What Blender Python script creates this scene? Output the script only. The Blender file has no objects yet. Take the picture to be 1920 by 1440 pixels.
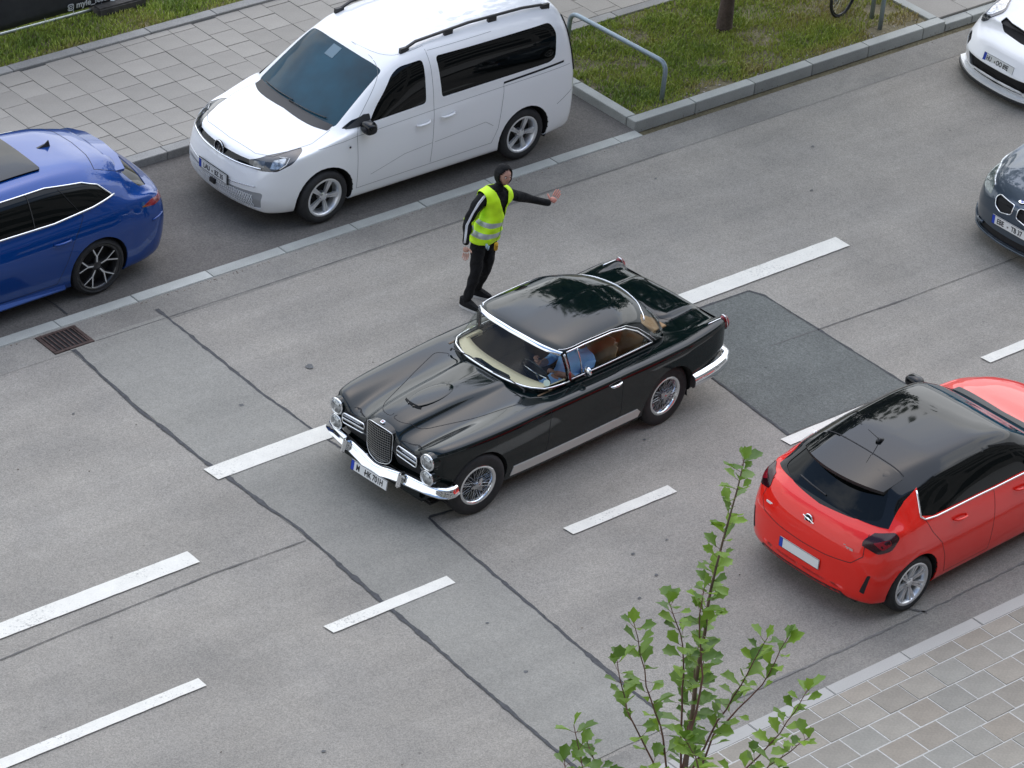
import bpy, bmesh, math, random
import numpy as np
from mathutils import Vector, Matrix
from mathutils.bvhtree import BVHTree
from mathutils.geometry import tessellate_polygon
PI = math.pi
random.seed(7); rng = np.random.default_rng(7)
sc = bpy.context.scene
COL = sc.collection

# ---------------------------------------------------------------- camera
cam_d = bpy.data.cameras.new("camera"); cam = bpy.data.objects.new("camera", cam_d); COL.objects.link(cam)
_r = Vector((0.76268273, -0.6417966, 0.08007611)); _u = Vector((0.28481595, 0.44443235, 0.849329)); _f = Vector((0.58068488, 0.62496161, -0.52175479))
M = Matrix((( _r.x, _u.x, -_f.x, -21.5838), (_r.y, _u.y, -_f.y, -23.2295), (_r.z, _u.z, -_f.z, 19.3934), (0, 0, 0, 1)))
cam.matrix_world = M
cam_d.sensor_width = 36.0; cam_d.lens = 36.0 * 6595.64 / 1920.0
cam_d.clip_start = 0.5; cam_d.clip_end = 2000
sc.camera = cam

# ---------------------------------------------------------------- sky, sun, exposure
SUN_EL, SUN_AZ = math.radians(60), math.radians(38)      # azimuth measured from +X, counter-clockwise
W = bpy.data.worlds.new("World"); sc.world = W; W.use_nodes = True
nt = W.node_tree; nt.nodes.clear(); N = nt.nodes.new; L = nt.links.new
out = N("ShaderNodeOutputWorld"); bg = N("ShaderNodeBackground"); bg.inputs[1].default_value = 0.13
sky = N("ShaderNodeTexSky"); sky.sky_type = 'NISHITA'; sky.sun_disc = False
sky.sun_elevation = SUN_EL; sky.sun_rotation = PI / 2 - SUN_AZ
sky.air_density = 1.2; sky.dust_density = 1.0
tc = N("ShaderNodeTexCoord"); sep = N("ShaderNodeSeparateXYZ"); L(tc.outputs["Generated"], sep.inputs[0])
mz = N("ShaderNodeMath"); mz.operation = 'MAXIMUM'; mz.inputs[1].default_value = 0.0; L(sep.outputs[2], mz.inputs[0])
az_ = N("ShaderNodeMath"); az_.operation = 'ADD'; az_.inputs[1].default_value = 0.22; L(mz.outputs[0], az_.inputs[0])
dx = N("ShaderNodeMath"); dx.operation = 'DIVIDE'; L(sep.outputs[0], dx.inputs[0]); L(az_.outputs[0], dx.inputs[1])
dy = N("ShaderNodeMath"); dy.operation = 'DIVIDE'; L(sep.outputs[1], dy.inputs[0]); L(az_.outputs[0], dy.inputs[1])
cmb = N("ShaderNodeCombineXYZ"); L(dx.outputs[0], cmb.inputs[0]); L(dy.outputs[0], cmb.inputs[1])
no = N("ShaderNodeTexNoise"); no.inputs["Scale"].default_value = 1.9; no.inputs["Detail"].default_value = 9; no.inputs["Roughness"].default_value = 0.58
no.inputs["Distortion"].default_value = 0.25
L(cmb.outputs[0], no.inputs["Vector"])
cov = N("ShaderNodeMath"); cov.operation = 'MULTIPLY_ADD'; cov.inputs[1].default_value = -0.85; cov.inputs[2].default_value = 0.50; L(mz.outputs[0], cov.inputs[0])   # clouds close up towards the horizon
cf = N("ShaderNodeMath"); cf.operation = 'ADD'; L(no.outputs["Fac"], cf.inputs[0]); L(cov.outputs[0], cf.inputs[1])
rp = N("ShaderNodeValToRGB"); rp.color_ramp.elements[0].position = 0.42; rp.color_ramp.elements[1].position = 0.60
L(cf.outputs[0], rp.inputs[0])
rp2 = N("ShaderNodeValToRGB"); rp2.color_ramp.elements[0].position = 0.42; rp2.color_ramp.elements[1].position = 0.72
rp2.color_ramp.elements[0].color = (8.6, 8.8, 9.0, 1); rp2.color_ramp.elements[1].color = (5.0, 5.3, 5.6, 1)
L(cf.outputs[0], rp2.inputs[0])
mx = N("ShaderNodeMix"); mx.data_type = 'RGBA'; L(rp.outputs[0], mx.inputs[0]); L(sky.outputs[0], mx.inputs[6]); L(rp2.outputs[0], mx.inputs[7])
L(mx.outputs[2], bg.inputs[0]); L(bg.outputs[0], out.inputs[0])
sun_d = bpy.data.lights.new("sun", 'SUN'); sun_d.energy = 1.1; sun_d.angle = math.radians(100); sun_d.color = (1.0, 0.995, 0.985)
sun = bpy.data.objects.new("sun", sun_d); COL.objects.link(sun)
sd = Vector((math.cos(SUN_EL) * math.cos(SUN_AZ), math.cos(SUN_EL) * math.sin(SUN_AZ), math.sin(SUN_EL)))
sun.rotation_euler = sd.to_track_quat('Z', 'Y').to_euler()
sc.view_settings.view_transform = 'Standard'; sc.view_settings.look = 'None'
sc.view_settings.gamma = 1; sc.view_settings.use_curve_mapping = False
sc.view_settings.exposure = 0.90

# ---------------------------------------------------------------- materials
MATS = {}
def mat(name, col, rough=0.6, metal=0.0, coat=0.0, noise=None, spec=0.5, bump=None, emit=None, rand=0.0, col2=None):
    """noise = (scale, amount[, second scale]) varies the colour; bump = (scale, strength, distance)"""
    if name in MATS: return MATS[name]
    m = bpy.data.materials.new(name); m.use_nodes = True; MATS[name] = m
    t = m.node_tree; b = t.nodes["Principled BSDF"]
    b.inputs["Base Color"].default_value = (*col, 1); b.inputs["Roughness"].default_value = rough
    b.inputs["Metallic"].default_value = metal; b.inputs["Coat Weight"].default_value = coat
    b.inputs["Coat Roughness"].default_value = 0.03; b.inputs["Specular IOR Level"].default_value = spec
    m.diffuse_color = (*col, 1)
    co = t.nodes.new("ShaderNodeTexCoord")
    src = None
    if noise:
        vals = []
        for i, s in enumerate(noise[0] if isinstance(noise[0], (list, tuple)) else [noise[0]]):
            n = t.nodes.new("ShaderNodeTexNoise"); n.inputs["Scale"].default_value = s; n.inputs["Detail"].default_value = 4
            t.links.new(co.outputs["Object"], n.inputs["Vector"]); vals.append(n.outputs["Fac"])
        v = vals[0]
        for w in vals[1:]:
            a = t.nodes.new("ShaderNodeMath"); a.operation = 'ADD'; t.links.new(v, a.inputs[0]); t.links.new(w, a.inputs[1])
            h = t.nodes.new("ShaderNodeMath"); h.operation = 'MULTIPLY'; h.inputs[1].default_value = 0.5; t.links.new(a.outputs[0], h.inputs[0]); v = h.outputs[0]
        r = t.nodes.new("ShaderNodeMapRange"); r.inputs[1].default_value = 0.3; r.inputs[2].default_value = 0.7
        r.inputs[3].default_value = 1 - noise[1]; r.inputs[4].default_value = 1 + noise[1]; t.links.new(v, r.inputs[0])
        src = r.outputs[0]
    if rand:
        oi = t.nodes.new("ShaderNodeObjectInfo"); r2 = t.nodes.new("ShaderNodeMapRange")
        r2.inputs[3].default_value = 1 - rand; r2.inputs[4].default_value = 1 + rand; t.links.new(oi.outputs["Random"], r2.inputs[0])
        if src is None: src = r2.outputs[0]
        else:
            a = t.nodes.new("ShaderNodeMath"); a.operation = 'MULTIPLY'; t.links.new(src, a.inputs[0]); t.links.new(r2.outputs[0], a.inputs[1]); src = a.outputs[0]
    if src is not None:
        vm = t.nodes.new("ShaderNodeVectorMath"); vm.operation = 'SCALE'; vm.inputs[0].default_value = col
        if col2:
            oi2 = t.nodes.new("ShaderNodeObjectInfo"); wn = t.nodes.new("ShaderNodeTexWhiteNoise"); wn.noise_dimensions = '1D'; t.links.new(oi2.outputs["Random"], wn.inputs["W"])
            mc = t.nodes.new("ShaderNodeMix"); mc.data_type = 'RGBA'; mc.inputs[6].default_value = (*col, 1); mc.inputs[7].default_value = (*col2, 1); t.links.new(wn.outputs["Value"], mc.inputs[0]); t.links.new(mc.outputs[2], vm.inputs[0])
        t.links.new(src, vm.inputs["Scale"]); t.links.new(vm.outputs[0], b.inputs["Base Color"])
    if bump:
        n = t.nodes.new("ShaderNodeTexNoise"); n.inputs["Scale"].default_value = bump[0]; n.inputs["Detail"].default_value = 3
        t.links.new(co.outputs["Object"], n.inputs["Vector"])
        bp = t.nodes.new("ShaderNodeBump"); bp.inputs["Strength"].default_value = bump[1]; bp.inputs["Distance"].default_value = bump[2]
        t.links.new(n.outputs["Fac"], bp.inputs["Height"]); t.links.new(bp.outputs[0], b.inputs["Normal"])
    if emit: b.inputs["Emission Color"].default_value = (*emit[0], 1); b.inputs["Emission Strength"].default_value = emit[1]
    return m

def asphalt(name, c1, c2, grain=1.0, fine=95.0, stain=0.12, green=0.0):
    m = bpy.data.materials.new(name); m.use_nodes = True; t = m.node_tree; b = t.nodes["Principled BSDF"]
    b.inputs["Roughness"].default_value = 0.85; b.inputs["Specular IOR Level"].default_value = 0.35
    nn = t.nodes.new; lk = t.links.new
    co = nn("ShaderNodeTexCoord")
    def noise(s, d=4, r=0.6, dist=0):
        n = nn("ShaderNodeTexNoise"); n.inputs["Scale"].default_value = s; n.inputs["Detail"].default_value = d; n.inputs["Roughness"].default_value = r
        n.inputs["Distortion"].default_value = dist
        lk(co.outputs["Object"], n.inputs["Vector"]); return n.outputs["Fac"]
    def rng_(v, a, b_, lo, hi, clamp=True):
        r = nn("ShaderNodeMapRange"); r.clamp = clamp
        for i, q in zip((1, 2, 3, 4), (a, b_, lo, hi)): r.inputs[i].default_value = q
        lk(v, r.inputs[0]); return r.outputs[0]
    def math_(op, a, b_):
        k = nn("ShaderNodeMath"); k.operation = op
        for i, q in enumerate((a, b_)):
            if isinstance(q, (int, float)): k.inputs[i].default_value = q
            else: lk(q, k.inputs[i])
        return k.outputs[0]
    big = rng_(noise(0.45, 5, 0.6, 0.3), 0.3, 0.7, 1 - stain, 1 + stain)
    sx_ = nn("ShaderNodeSeparateXYZ"); lk(co.outputs["Object"], sx_.inputs[0])
    wv = math_('SINE', math_('MULTIPLY', sx_.outputs[1], 3.7), 0.0); big = math_('MULTIPLY', big, rng_(wv, -1, 1, 0.975, 1.02))   # tyre-polished tracks
    mp = nn("ShaderNodeMapping"); mp.inputs["Scale"].default_value = (0.35, 3.5, 1); lk(co.outputs["Object"], mp.inputs[0]); st_ = nn("ShaderNodeTexNoise"); st_.inputs["Scale"].default_value = 1.0; st_.inputs["Detail"].default_value = 5; lk(mp.outputs[0], st_.inputs["Vector"])
    big = math_('MULTIPLY', big, rng_(st_.outputs["Fac"], 0.3, 0.7, 0.93, 1.07))
    mid = rng_(noise(9, 4), 0.3, 0.7, 0.965, 1.035)
    vo = nn("ShaderNodeTexVoronoi"); vo.inputs["Scale"].default_value = fine; lk(co.outputs["Object"], vo.inputs["Vector"])
    sp = nn("ShaderNodeSeparateColor"); lk(vo.outputs["Color"], sp.inputs[0])
    stones = rng_(sp.outputs[0], 0.0, 1.0, 1 - 0.34 * grain, 1 + 0.38 * grain)
    gr = rng_(noise(fine * 0.55, 2), 0.25, 0.75, 1 - 0.16 * grain, 1 + 0.16 * grain)
    f = math_('MULTIPLY', math_('MULTIPLY', big, mid), math_('MULTIPLY', stones, gr))
    # few dark spots of dirt and gum
    spot = nn("ShaderNodeTexVoronoi"); spot.inputs["Scale"].default_value = 1.7; spot.inputs["Randomness"].default_value = 1.0; lk(co.outputs["Object"], spot.inputs["Vector"])
    sdist = rng_(spot.outputs["Distance"], 0.018, 0.04, 0.62, 1.0)
    f = math_('MULTIPLY', f, sdist)
    mxx = nn("ShaderNodeMix"); mxx.data_type = 'RGBA'; lk(rng_(noise(1.1, 3), 0.35, 0.65, 0, 1), mxx.inputs[0])
    mxx.inputs[6].default_value = (*c1, 1); mxx.inputs[7].default_value = (*c2, 1)
    vm = nn("ShaderNodeVectorMath"); vm.operation = 'SCALE'; lk(mxx.outputs[2], vm.inputs[0]); lk(f, vm.inputs["Scale"])
    lk(vm.outputs[0], b.inputs["Base Color"])
    bp = nn("ShaderNodeBump"); bp.inputs["Strength"].default_value = 0.5 * grain; bp.inputs["Distance"].default_value = 0.006
    lk(vo.outputs["Distance"], bp.inputs["Height"]); lk(bp.outputs[0], b.inputs["Normal"])
    MATS[name] = m; return m

def paint(name, col, metal=0.0, rough=0.35, flake=0.0):
    m = mat(name, col, rough, metal, 1.0, spec=0.12)
    return m
def clear_glass(name, tint=(0.75, 0.85, 0.8), fac=0.06):
    m = bpy.data.materials.new(name); m.use_nodes = True; t = m.node_tree; t.nodes.clear()
    o = t.nodes.new("ShaderNodeOutputMaterial"); tr = t.nodes.new("ShaderNodeBsdfTransparent"); tr.inputs[0].default_value = (*tint, 1)
    g = t.nodes.new("ShaderNodeBsdfGlossy"); g.inputs["Roughness"].default_value = 0.02
    fr = t.nodes.new("ShaderNodeFresnel"); fr.inputs[0].default_value = 1.5
    ad = t.nodes.new("ShaderNodeMath"); ad.operation = 'MULTIPLY_ADD'; ad.inputs[1].default_value = 0.32; ad.inputs[2].default_value = fac * 0.3
    mxs = t.nodes.new("ShaderNodeMixShader"); t.links.new(fr.outputs[0], ad.inputs[0]); t.links.new(ad.outputs[0], mxs.inputs[0])
    t.links.new(tr.outputs[0], mxs.inputs[1]); t.links.new(g.outputs[0], mxs.inputs[2]); t.links.new(mxs.outputs[0], o.inputs[0])
    MATS[name] = m; return m

ROAD = asphalt("asphalt_road", (0.272, 0.252, 0.220), (0.244, 0.228, 0.202), 0.58, 95, 0.13)
TRENCH = asphalt("asphalt_trench", (0.250, 0.240, 0.212), (0.230, 0.222, 0.198), 0.45, 95, 0.09)
PATCH = asphalt("asphalt_patch", (0.128, 0.134, 0.124), (0.112, 0.118, 0.110), 0.6, 70, 0.07)
PARK = asphalt("asphalt_parking", (0.128, 0.118, 0.107), (0.108, 0.10, 0.092), 0.55, 70, 0.2)
GUTTER = asphalt("gutter_asphalt", (0.20, 0.19, 0.172), (0.24, 0.226, 0.20), 0.5, 90, 0.2)
TAR = mat("tar_joint", (0.045, 0.046, 0.05), 0.75, noise=(30, 0.4))
LINE = mat("road_paint", (0.68, 0.66, 0.595), 0.7, noise=([6, 60], 0.10))
def worn(m, under, lo=0.60, hi=0.66):
    """small flecks where traffic has worn the paint down to the road"""
    t = m.node_tree; b = t.nodes["Principled BSDF"]; src = b.inputs["Base Color"].links[0].from_socket; co = t.nodes.new("ShaderNodeTexCoord")
    n = t.nodes.new("ShaderNodeTexNoise"); n.inputs["Scale"].default_value = 42; n.inputs["Detail"].default_value = 5; n.inputs["Roughness"].default_value = .75; t.links.new(co.outputs["Object"], n.inputs["Vector"])
    n2 = t.nodes.new("ShaderNodeTexNoise"); n2.inputs["Scale"].default_value = 1.3; t.links.new(co.outputs["Object"], n2.inputs["Vector"])
    a = t.nodes.new("ShaderNodeMath"); a.operation = 'MULTIPLY_ADD'; a.inputs[1].default_value = .35; t.links.new(n2.outputs["Fac"], a.inputs[0]); t.links.new(n.outputs["Fac"], a.inputs[2])
    r = t.nodes.new("ShaderNodeMapRange"); r.inputs[1].default_value = lo + .16; r.inputs[2].default_value = hi + .19; t.links.new(a.outputs[0], r.inputs[0])
    mx_ = t.nodes.new("ShaderNodeMix"); mx_.data_type = 'RGBA'; t.links.new(r.outputs[0], mx_.inputs[0]); t.links.new(src, mx_.inputs[6]); mx_.inputs[7].default_value = (*under, 1); t.links.new(mx_.outputs[2], b.inputs["Base Color"])
worn(LINE, (.36, .35, .32))
KERB = mat("kerb_granite", (0.36, 0.37, 0.345), 0.75, noise=([3, 90], 0.25), rand=0.12)
KERBD = mat("kerb_concrete", (0.27, 0.265, 0.25), 0.85, noise=([2.5, 60], 0.3), rand=0.08)
SLAB = mat("paving_slab", (0.30, 0.28, 0.248), 0.85, noise=([2.2, 50], 0.14), rand=0.09)
SLABN = mat("paving_slab_near", (0.255, 0.222, 0.178), 0.8, noise=([3, 40], 0.22), rand=0.09, col2=(0.24, 0.23, 0.20))
GROUT = mat("joint_sand", (0.16, 0.15, 0.135), 0.95, noise=(30, 0.3))
GROUTN = mat("joint_mortar", (0.46, 0.45, 0.42), 0.9, noise=(30, 0.15))
SOIL = mat("soil", (0.17, 0.145, 0.085), 0.95, noise=([4, 30], 0.5), bump=(30, 0.6, 0.02))
RUST = mat("rusty_iron", (0.075, 0.05, 0.043), 0.7, 0.4, noise=(25, 0.4))
BLACK = mat("black_void", (0.008, 0.008, 0.009), 0.8)
RUB = mat("tyre_rubber", (0.018, 0.018, 0.019), 0.7, noise=(20, 0.25))
CHROME = mat("chrome", (0.82, 0.84, 0.86), 0.07, 1.0)
DCHROME = mat("satin_chrome", (0.5, 0.51, 0.53), 0.25, 1.0)
ALU = mat("alloy_silver", (0.78, 0.79, 0.80), 0.32, 0.75, 0.0)
DARKRIM = mat("rim_black", (0.02, 0.02, 0.022), 0.3, 0.2, 0.5)
PLAST = mat("black_plastic", (0.02, 0.02, 0.021), 0.5)
GLOSSB = mat("gloss_black", (0.004, 0.005, 0.006), 0.04, 0, 0.0, spec=0.4)
PRIV = mat("privacy_glass", (0.002, 0.003, 0.003), 0.03, 0, 0.0, spec=0.3)
WSHIELD = mat("windscreen_sky_tint", (0.002, 0.038, 0.062), 0.02, 0, 0.0, noise=(1.8, 0.45), spec=0.3)  # mottled blue base stands in for the sky mirrored in the glass
LAMP = mat("lamp_glass", (0.35, 0.37, 0.38), 0.08, 0.7, 1.0, noise=(25, 0.6))
LAMPD = mat("lamp_housing", (0.03, 0.032, 0.036), 0.12, 0.2, 1.0, noise=(9, 0.5))
TAIL = mat("tail_lamp_red", (0.22, 0.006, 0.012), 0.12, 0, 1.0, noise=(14, 0.5))
TAILD = mat("tail_lamp_dark", (0.025, 0.003, 0.006), 0.15, 0, 0.0, noise=(14, 0.5))
WELL = mat("wheel_well", (0.012, 0.012, 0.012), 0.9)
SEAM = mat("panel_gap", (0.01, 0.01, 0.012), 0.8)
SEAMW = mat("panel_gap_pale", (0.16, 0.165, 0.17), 0.8)
PW = mat("plate_white", (0.72, 0.73, 0.72), 0.4)
PB = mat("plate_blue", (0.01, 0.05, 0.42), 0.4)
INK = mat("plate_ink", (0.012, 0.012, 0.014), 0.5)
SKIN = mat("skin", (0.42, 0.23, 0.17), 0.5, noise=(12, 0.08))
HAIR = mat("dark_hair", (0.025, 0.018, 0.014), 0.6, noise=(60, 0.3))

# ---------------------------------------------------------------- object helpers
def link(name, me, m=None, parent=None, loc=None, rot=None):
    o = bpy.data.objects.new(name, me); COL.objects.link(o)
    if m is not None and me is not None:
        for q in (m if isinstance(m, (list, tuple)) else [m]): me.materials.append(q)
    if parent is not None: o.parent = parent
    if loc is not None: o.location = loc
    if rot is not None: o.rotation_euler = rot
    return o
def obj(name, bm, m=None, parent=None, smooth=False, loc=None, rot=None, normals=None, angle=None):
    me = bpy.data.meshes.new(name); bm.to_mesh(me); bm.free()
    if smooth:
        me.polygons.foreach_set("use_smooth", [True] * len(me.polygons))
        if angle: me.set_sharp_from_angle(angle=math.radians(angle))
    return link(name, me, m, parent, loc, rot)
def pymesh(name, vs, fs, m=None, parent=None, smooth=False, **k):
    me = bpy.data.meshes.new(name); me.from_pydata([tuple(v) for v in vs], [], fs); me.update()
    if smooth: me.polygons.foreach_set("use_smooth", [True] * len(me.polygons))
    return link(name, me, m, parent, **k)
def empty(name, loc=(0, 0, 0), rz=0, parent=None):
    o = bpy.data.objects.new(name, None); COL.objects.link(o); o.location = loc; o.rotation_euler = (0, 0, rz); o.empty_display_size = 0.2
    if parent is not None: o.parent = parent
    return o
def tag(o, label=None, cat=None, group=None, kind=None):
    if label: o["label"] = label
    if cat: o["category"] = cat
    if group: o["group"] = group
    if kind: o["kind"] = kind
    return o
def box(bm, x0, x1, y0, y1, z0, z1, bev=0, mtx=None):
    r = bmesh.ops.create_cube(bm, size=1.0)
    vs = r["verts"]
    bmesh.ops.scale(bm, verts=vs, vec=(x1 - x0, y1 - y0, z1 - z0)); bmesh.ops.translate(bm, verts=vs, vec=((x0 + x1) / 2, (y0 + y1) / 2, (z0 + z1) / 2))
    if bev:
        es = list({e for v in vs for e in v.link_edges}); g = bmesh.ops.bevel(bm, geom=es, offset=bev, segments=2, affect='EDGES'); vs = list({v for f in g["faces"] for v in f.verts} | {v for v in vs if v.is_valid})
    if mtx is not None: bmesh.ops.transform(bm, matrix=mtx, verts=vs)
    return vs
def tube(bm, pts, r, n=8, cap=True, flat=1.0):
    pts = [Vector(p) for p in pts]; rs = r if isinstance(r, (list, tuple)) else [r] * len(pts)
    rings = []; prev = None
    for i, p in enumerate(pts):
        d = (pts[min(i + 1, len(pts) - 1)] - pts[max(i - 1, 0)])
        if d.length < 1e-9: d = Vector((0, 0, 1))
        d.normalize()
        if prev is None:
            a = Vector((0, 0, 1)) if abs(d.z) < 0.9 else Vector((1, 0, 0)); s = d.cross(a).normalized()
        else: s = (prev - d * prev.dot(d)).normalized()
        prev = s; t = d.cross(s)
        rings.append([bm.verts.new(p + (s * math.cos(2 * PI * k / n) + t * math.sin(2 * PI * k / n) * flat) * rs[i]) for k in range(n)])
    for a, b in zip(rings, rings[1:]):
        for k in range(n): bm.faces.new((a[k], a[(k + 1) % n], b[(k + 1) % n], b[k]))
    if cap:
        bm.faces.new(rings[0][::-1]); bm.faces.new(rings[-1])
def lathe_y(bm, prof, n=40, cy=(0, 0), close=False):
    """revolve profile [(r, y)] around the local y axis"""
    rings = []
    for r, y in prof:
        if r < 1e-6: rings.append([bm.verts.new((cy[0], y, cy[1]))])
        else: rings.append([bm.verts.new((cy[0] + r * math.cos(2 * PI * k / n), y, cy[1] + r * math.sin(2 * PI * k / n))) for k in range(n)])
    pr = list(zip(rings, rings[1:]))
    if close: pr.append((rings[-1], rings[0]))
    for a, b in pr:
        for k in range(n):
            k2 = (k + 1) % n
            if len(a) == 1 and len(b) == 1: continue
            if len(a) == 1: bm.faces.new((a[0], b[k2], b[k]))
            elif len(b) == 1: bm.faces.new((a[k], a[k2], b[0]))
            else: bm.faces.new((a[k], a[k2], b[k2], b[k]))
def prism(bm, poly, axis, a, b):
    """extrude 2-D polygon along axis 'x','y','z' from a to b"""
    def P(u, v, w): return {'x': (w, u, v), 'y': (u, w, v), 'z': (u, v, w)}[axis]
    A = [bm.verts.new(P(u, v, a)) for u, v in poly]; B = [bm.verts.new(P(u, v, b)) for u, v in poly]
    n = len(poly)
    for i in range(n): bm.faces.new((A[i], A[(i + 1) % n], B[(i + 1) % n], B[i]))
    bm.faces.new(A[::-1]); bm.faces.new(B)
def rpoly(pts, r=0.03, n=4):
    """round the corners of a polygon; r may be a list"""
    out = []; k = len(pts); rs = r if isinstance(r, (list, tuple)) else [r] * k
    for i in range(k):
        p = Vector(pts[i]).to_2d(); a = Vector(pts[i - 1]).to_2d() - p; b = Vector(pts[(i + 1) % k]).to_2d() - p
        d = min(rs[i], a.length * 0.45, b.length * 0.45)
        if d < 1e-4: out.append(tuple(p)); continue
        A = p + a.normalized() * d; B = p + b.normalized() * d
        for j in range(n + 1):
            t = j / n; out.append(tuple(A * (1 - t) ** 2 + p * 2 * t * (1 - t) + B * t * t))
    return out
def skin(nodes, edges, sub=2, root=None):
    """nodes: list of (pos, r or (rx, ry)); returns a bmesh of the grown surface"""
    me = bpy.data.meshes.new("tmp"); me.from_pydata([n[0] for n in nodes], edges, []); me.update()
    o = bpy.data.objects.new("tmp", me); COL.objects.link(o)
    md = o.modifiers.new("s", 'SKIN'); md.use_smooth_shade = True
    lay = me.skin_vertices[0] if len(me.skin_vertices) else None
    if lay is None:
        bm = bmesh.new(); bm.from_mesh(me); bm.verts.layers.skin.verify(); bm.to_mesh(me); bm.free(); lay = me.skin_vertices[0]
    for i, n in enumerate(nodes):
        r = n[1] if isinstance(n[1], (tuple, list)) else (n[1], n[1])
        lay.data[i].radius = r; lay.data[i].use_root = (i == (root or 0))
    s = o.modifiers.new("u", 'SUBSURF'); s.levels = sub; s.render_levels = sub
    dg = bpy.context.evaluated_depsgraph_get(); dg.update()
    ev = o.evaluated_get(dg); m2 = bpy.data.meshes.new_from_object(ev)
    bm = bmesh.new(); bm.from_mesh(m2)
    bpy.data.objects.remove(o); bpy.data.meshes.remove(me); bpy.data.meshes.remove(m2)
    return bm
def text_mesh(s, size=0.1, sx=1.0, ext=0.001, bold=0.0, align='CENTER'):
    c = bpy.data.curves.new("t", 'FONT'); c.body = s; c.size = size; c.extrude = ext; c.align_x = align; c.align_y = 'CENTER'; c.offset = bold; c.resolution_u = 3
    o = bpy.data.objects.new("t", c); COL.objects.link(o)
    dg = bpy.context.evaluated_depsgraph_get(); dg.update()
    me = bpy.data.meshes.new_from_object(o.evaluated_get(dg)); me.transform(Matrix.Diagonal((sx, 1, 1, 1)))
    bpy.data.objects.remove(o); me.materials.clear()
    return me

# ---------------------------------------------------------------- lofted car bodies
def pchip(xs, ys, xq):
    xs = np.asarray(xs, float); ys = np.asarray(ys, float); h = np.diff(xs); d = np.diff(ys) / h; m = np.zeros(len(xs))
    for i in range(1, len(xs) - 1):
        if d[i - 1] * d[i] > 0: w1 = 2 * h[i] + h[i - 1]; w2 = h[i] + 2 * h[i - 1]; m[i] = (w1 + w2) / (w1 / d[i - 1] + w2 / d[i])
    m[0] = d[0]; m[-1] = d[-1]
    i = np.clip(np.searchsorted(xs, xq) - 1, 0, len(h) - 1); t = (xq - xs[i]) / h[i]
    return ((1 + 2 * t) * (1 - t) ** 2 * ys[i] + t * (1 - t) ** 2 * h[i] * m[i] + t * t * (3 - 2 * t) * ys[i + 1] + t * t * (t - 1) * h[i] * m[i + 1])
def crom(P, n):
    """Catmull-Rom through the points P (k,2), n samples per segment"""
    P = np.asarray(P, float); Q = np.vstack([P[0], P, P[-1]]); out = []
    for i in range(1, len(Q) - 2):
        a, b, c, d = Q[i - 1], Q[i], Q[i + 1], Q[i + 2]
        m1 = (c - a) * 0.42; m2 = (d - b) * 0.42; L = np.linalg.norm(c - b)
        for m in (m1, m2):
            k = np.linalg.norm(m)
            if k > 1.2 * L and k > 0: m *= 1.2 * L / k
        for j in range(n):
            t = j / n; out.append((2 * t**3 - 3 * t**2 + 1) * b + (t**3 - 2 * t**2 + t) * m1 + (-2 * t**3 + 3 * t**2) * c + (t**3 - t**2) * m2)
    out.append(P[-1]); return np.array(out)
def loft(st, seg=4, dx=0.045, warp=None, capn=10):
    xs = np.array([s[0] for s in st]); P = np.array([s[1] for s in st], float)
    xq = [xs[0]]
    for a, b in zip(xs, xs[1:]):
        n = max(2, int(math.ceil((b - a) / dx))); xq += list(a + (b - a) * (np.arange(1, n + 1) / n))
    xq = np.array(xq); K = P.shape[1]
    R = np.stack([np.stack([pchip(xs, P[:, k, c], xq) for c in (0, 1)], -1) for k in range(K)], 1)   # (nx,K,2)
    bm = bmesh.new(); rows = []
    W_ = warp or (lambda x, y, z: (x, y, z))
    for i, x in enumerate(xq):
        S = crom(R[i], seg); n = len(S)
        right = [bm.verts.new(W_(x, -y, z)) for y, z in S]
        left = [bm.verts.new(W_(x, y, z)) for y, z in S[1:-1]]
        rows.append(right + left[::-1])
    m = len(rows[0])
    for a, b in zip(rows, rows[1:]):
        for j in range(m): bm.faces.new((a[j], a[(j + 1) % m], b[(j + 1) % m], b[j]))
    for e, row, x in ((0, rows[0], xq[0]), (1, rows[-1], xq[-1])):
        S = crom(R[0 if e == 0 else -1], seg); n = len(S)
        prev = None
        for j in range(1, n - 1):
            y, z = S[j]; a = row[j]; b = row[m - j]
            ring = [a] + [bm.verts.new(W_(x, -y + 2 * y * k / capn, z)) for k in range(1, capn)] + [b]
            if prev:
                for k in range(capn): bm.faces.new((prev[k], prev[k + 1], ring[k + 1], ring[k]))
            else:
                for k in range(capn): bm.faces.new((row[0], ring[k], ring[k + 1]))
            prev = ring
        for k in range(capn): bm.faces.new((prev[k], prev[k + 1], row[n - 1]))
    bmesh.ops.remove_doubles(bm, verts=bm.verts, dist=0.0004)
    bmesh.ops.recalc_face_normals(bm, faces=bm.faces)
    for f in bm.faces: f.smooth = True
    return bm
VIEW = {'side': (0, 2), 'front': (1, 2), 'rear': (1, 2), 'top': (0, 1)}
def inpoly(x, y, poly):
    c = False; j = len(poly) - 1
    for i in range(len(poly)):
        xi, yi = poly[i]; xj, yj = poly[j]
        if (yi > y) != (yj > y) and x < (xj - xi) * (y - yi) / (yj - yi) + xi: c = not c
        j = i
    return c
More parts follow.
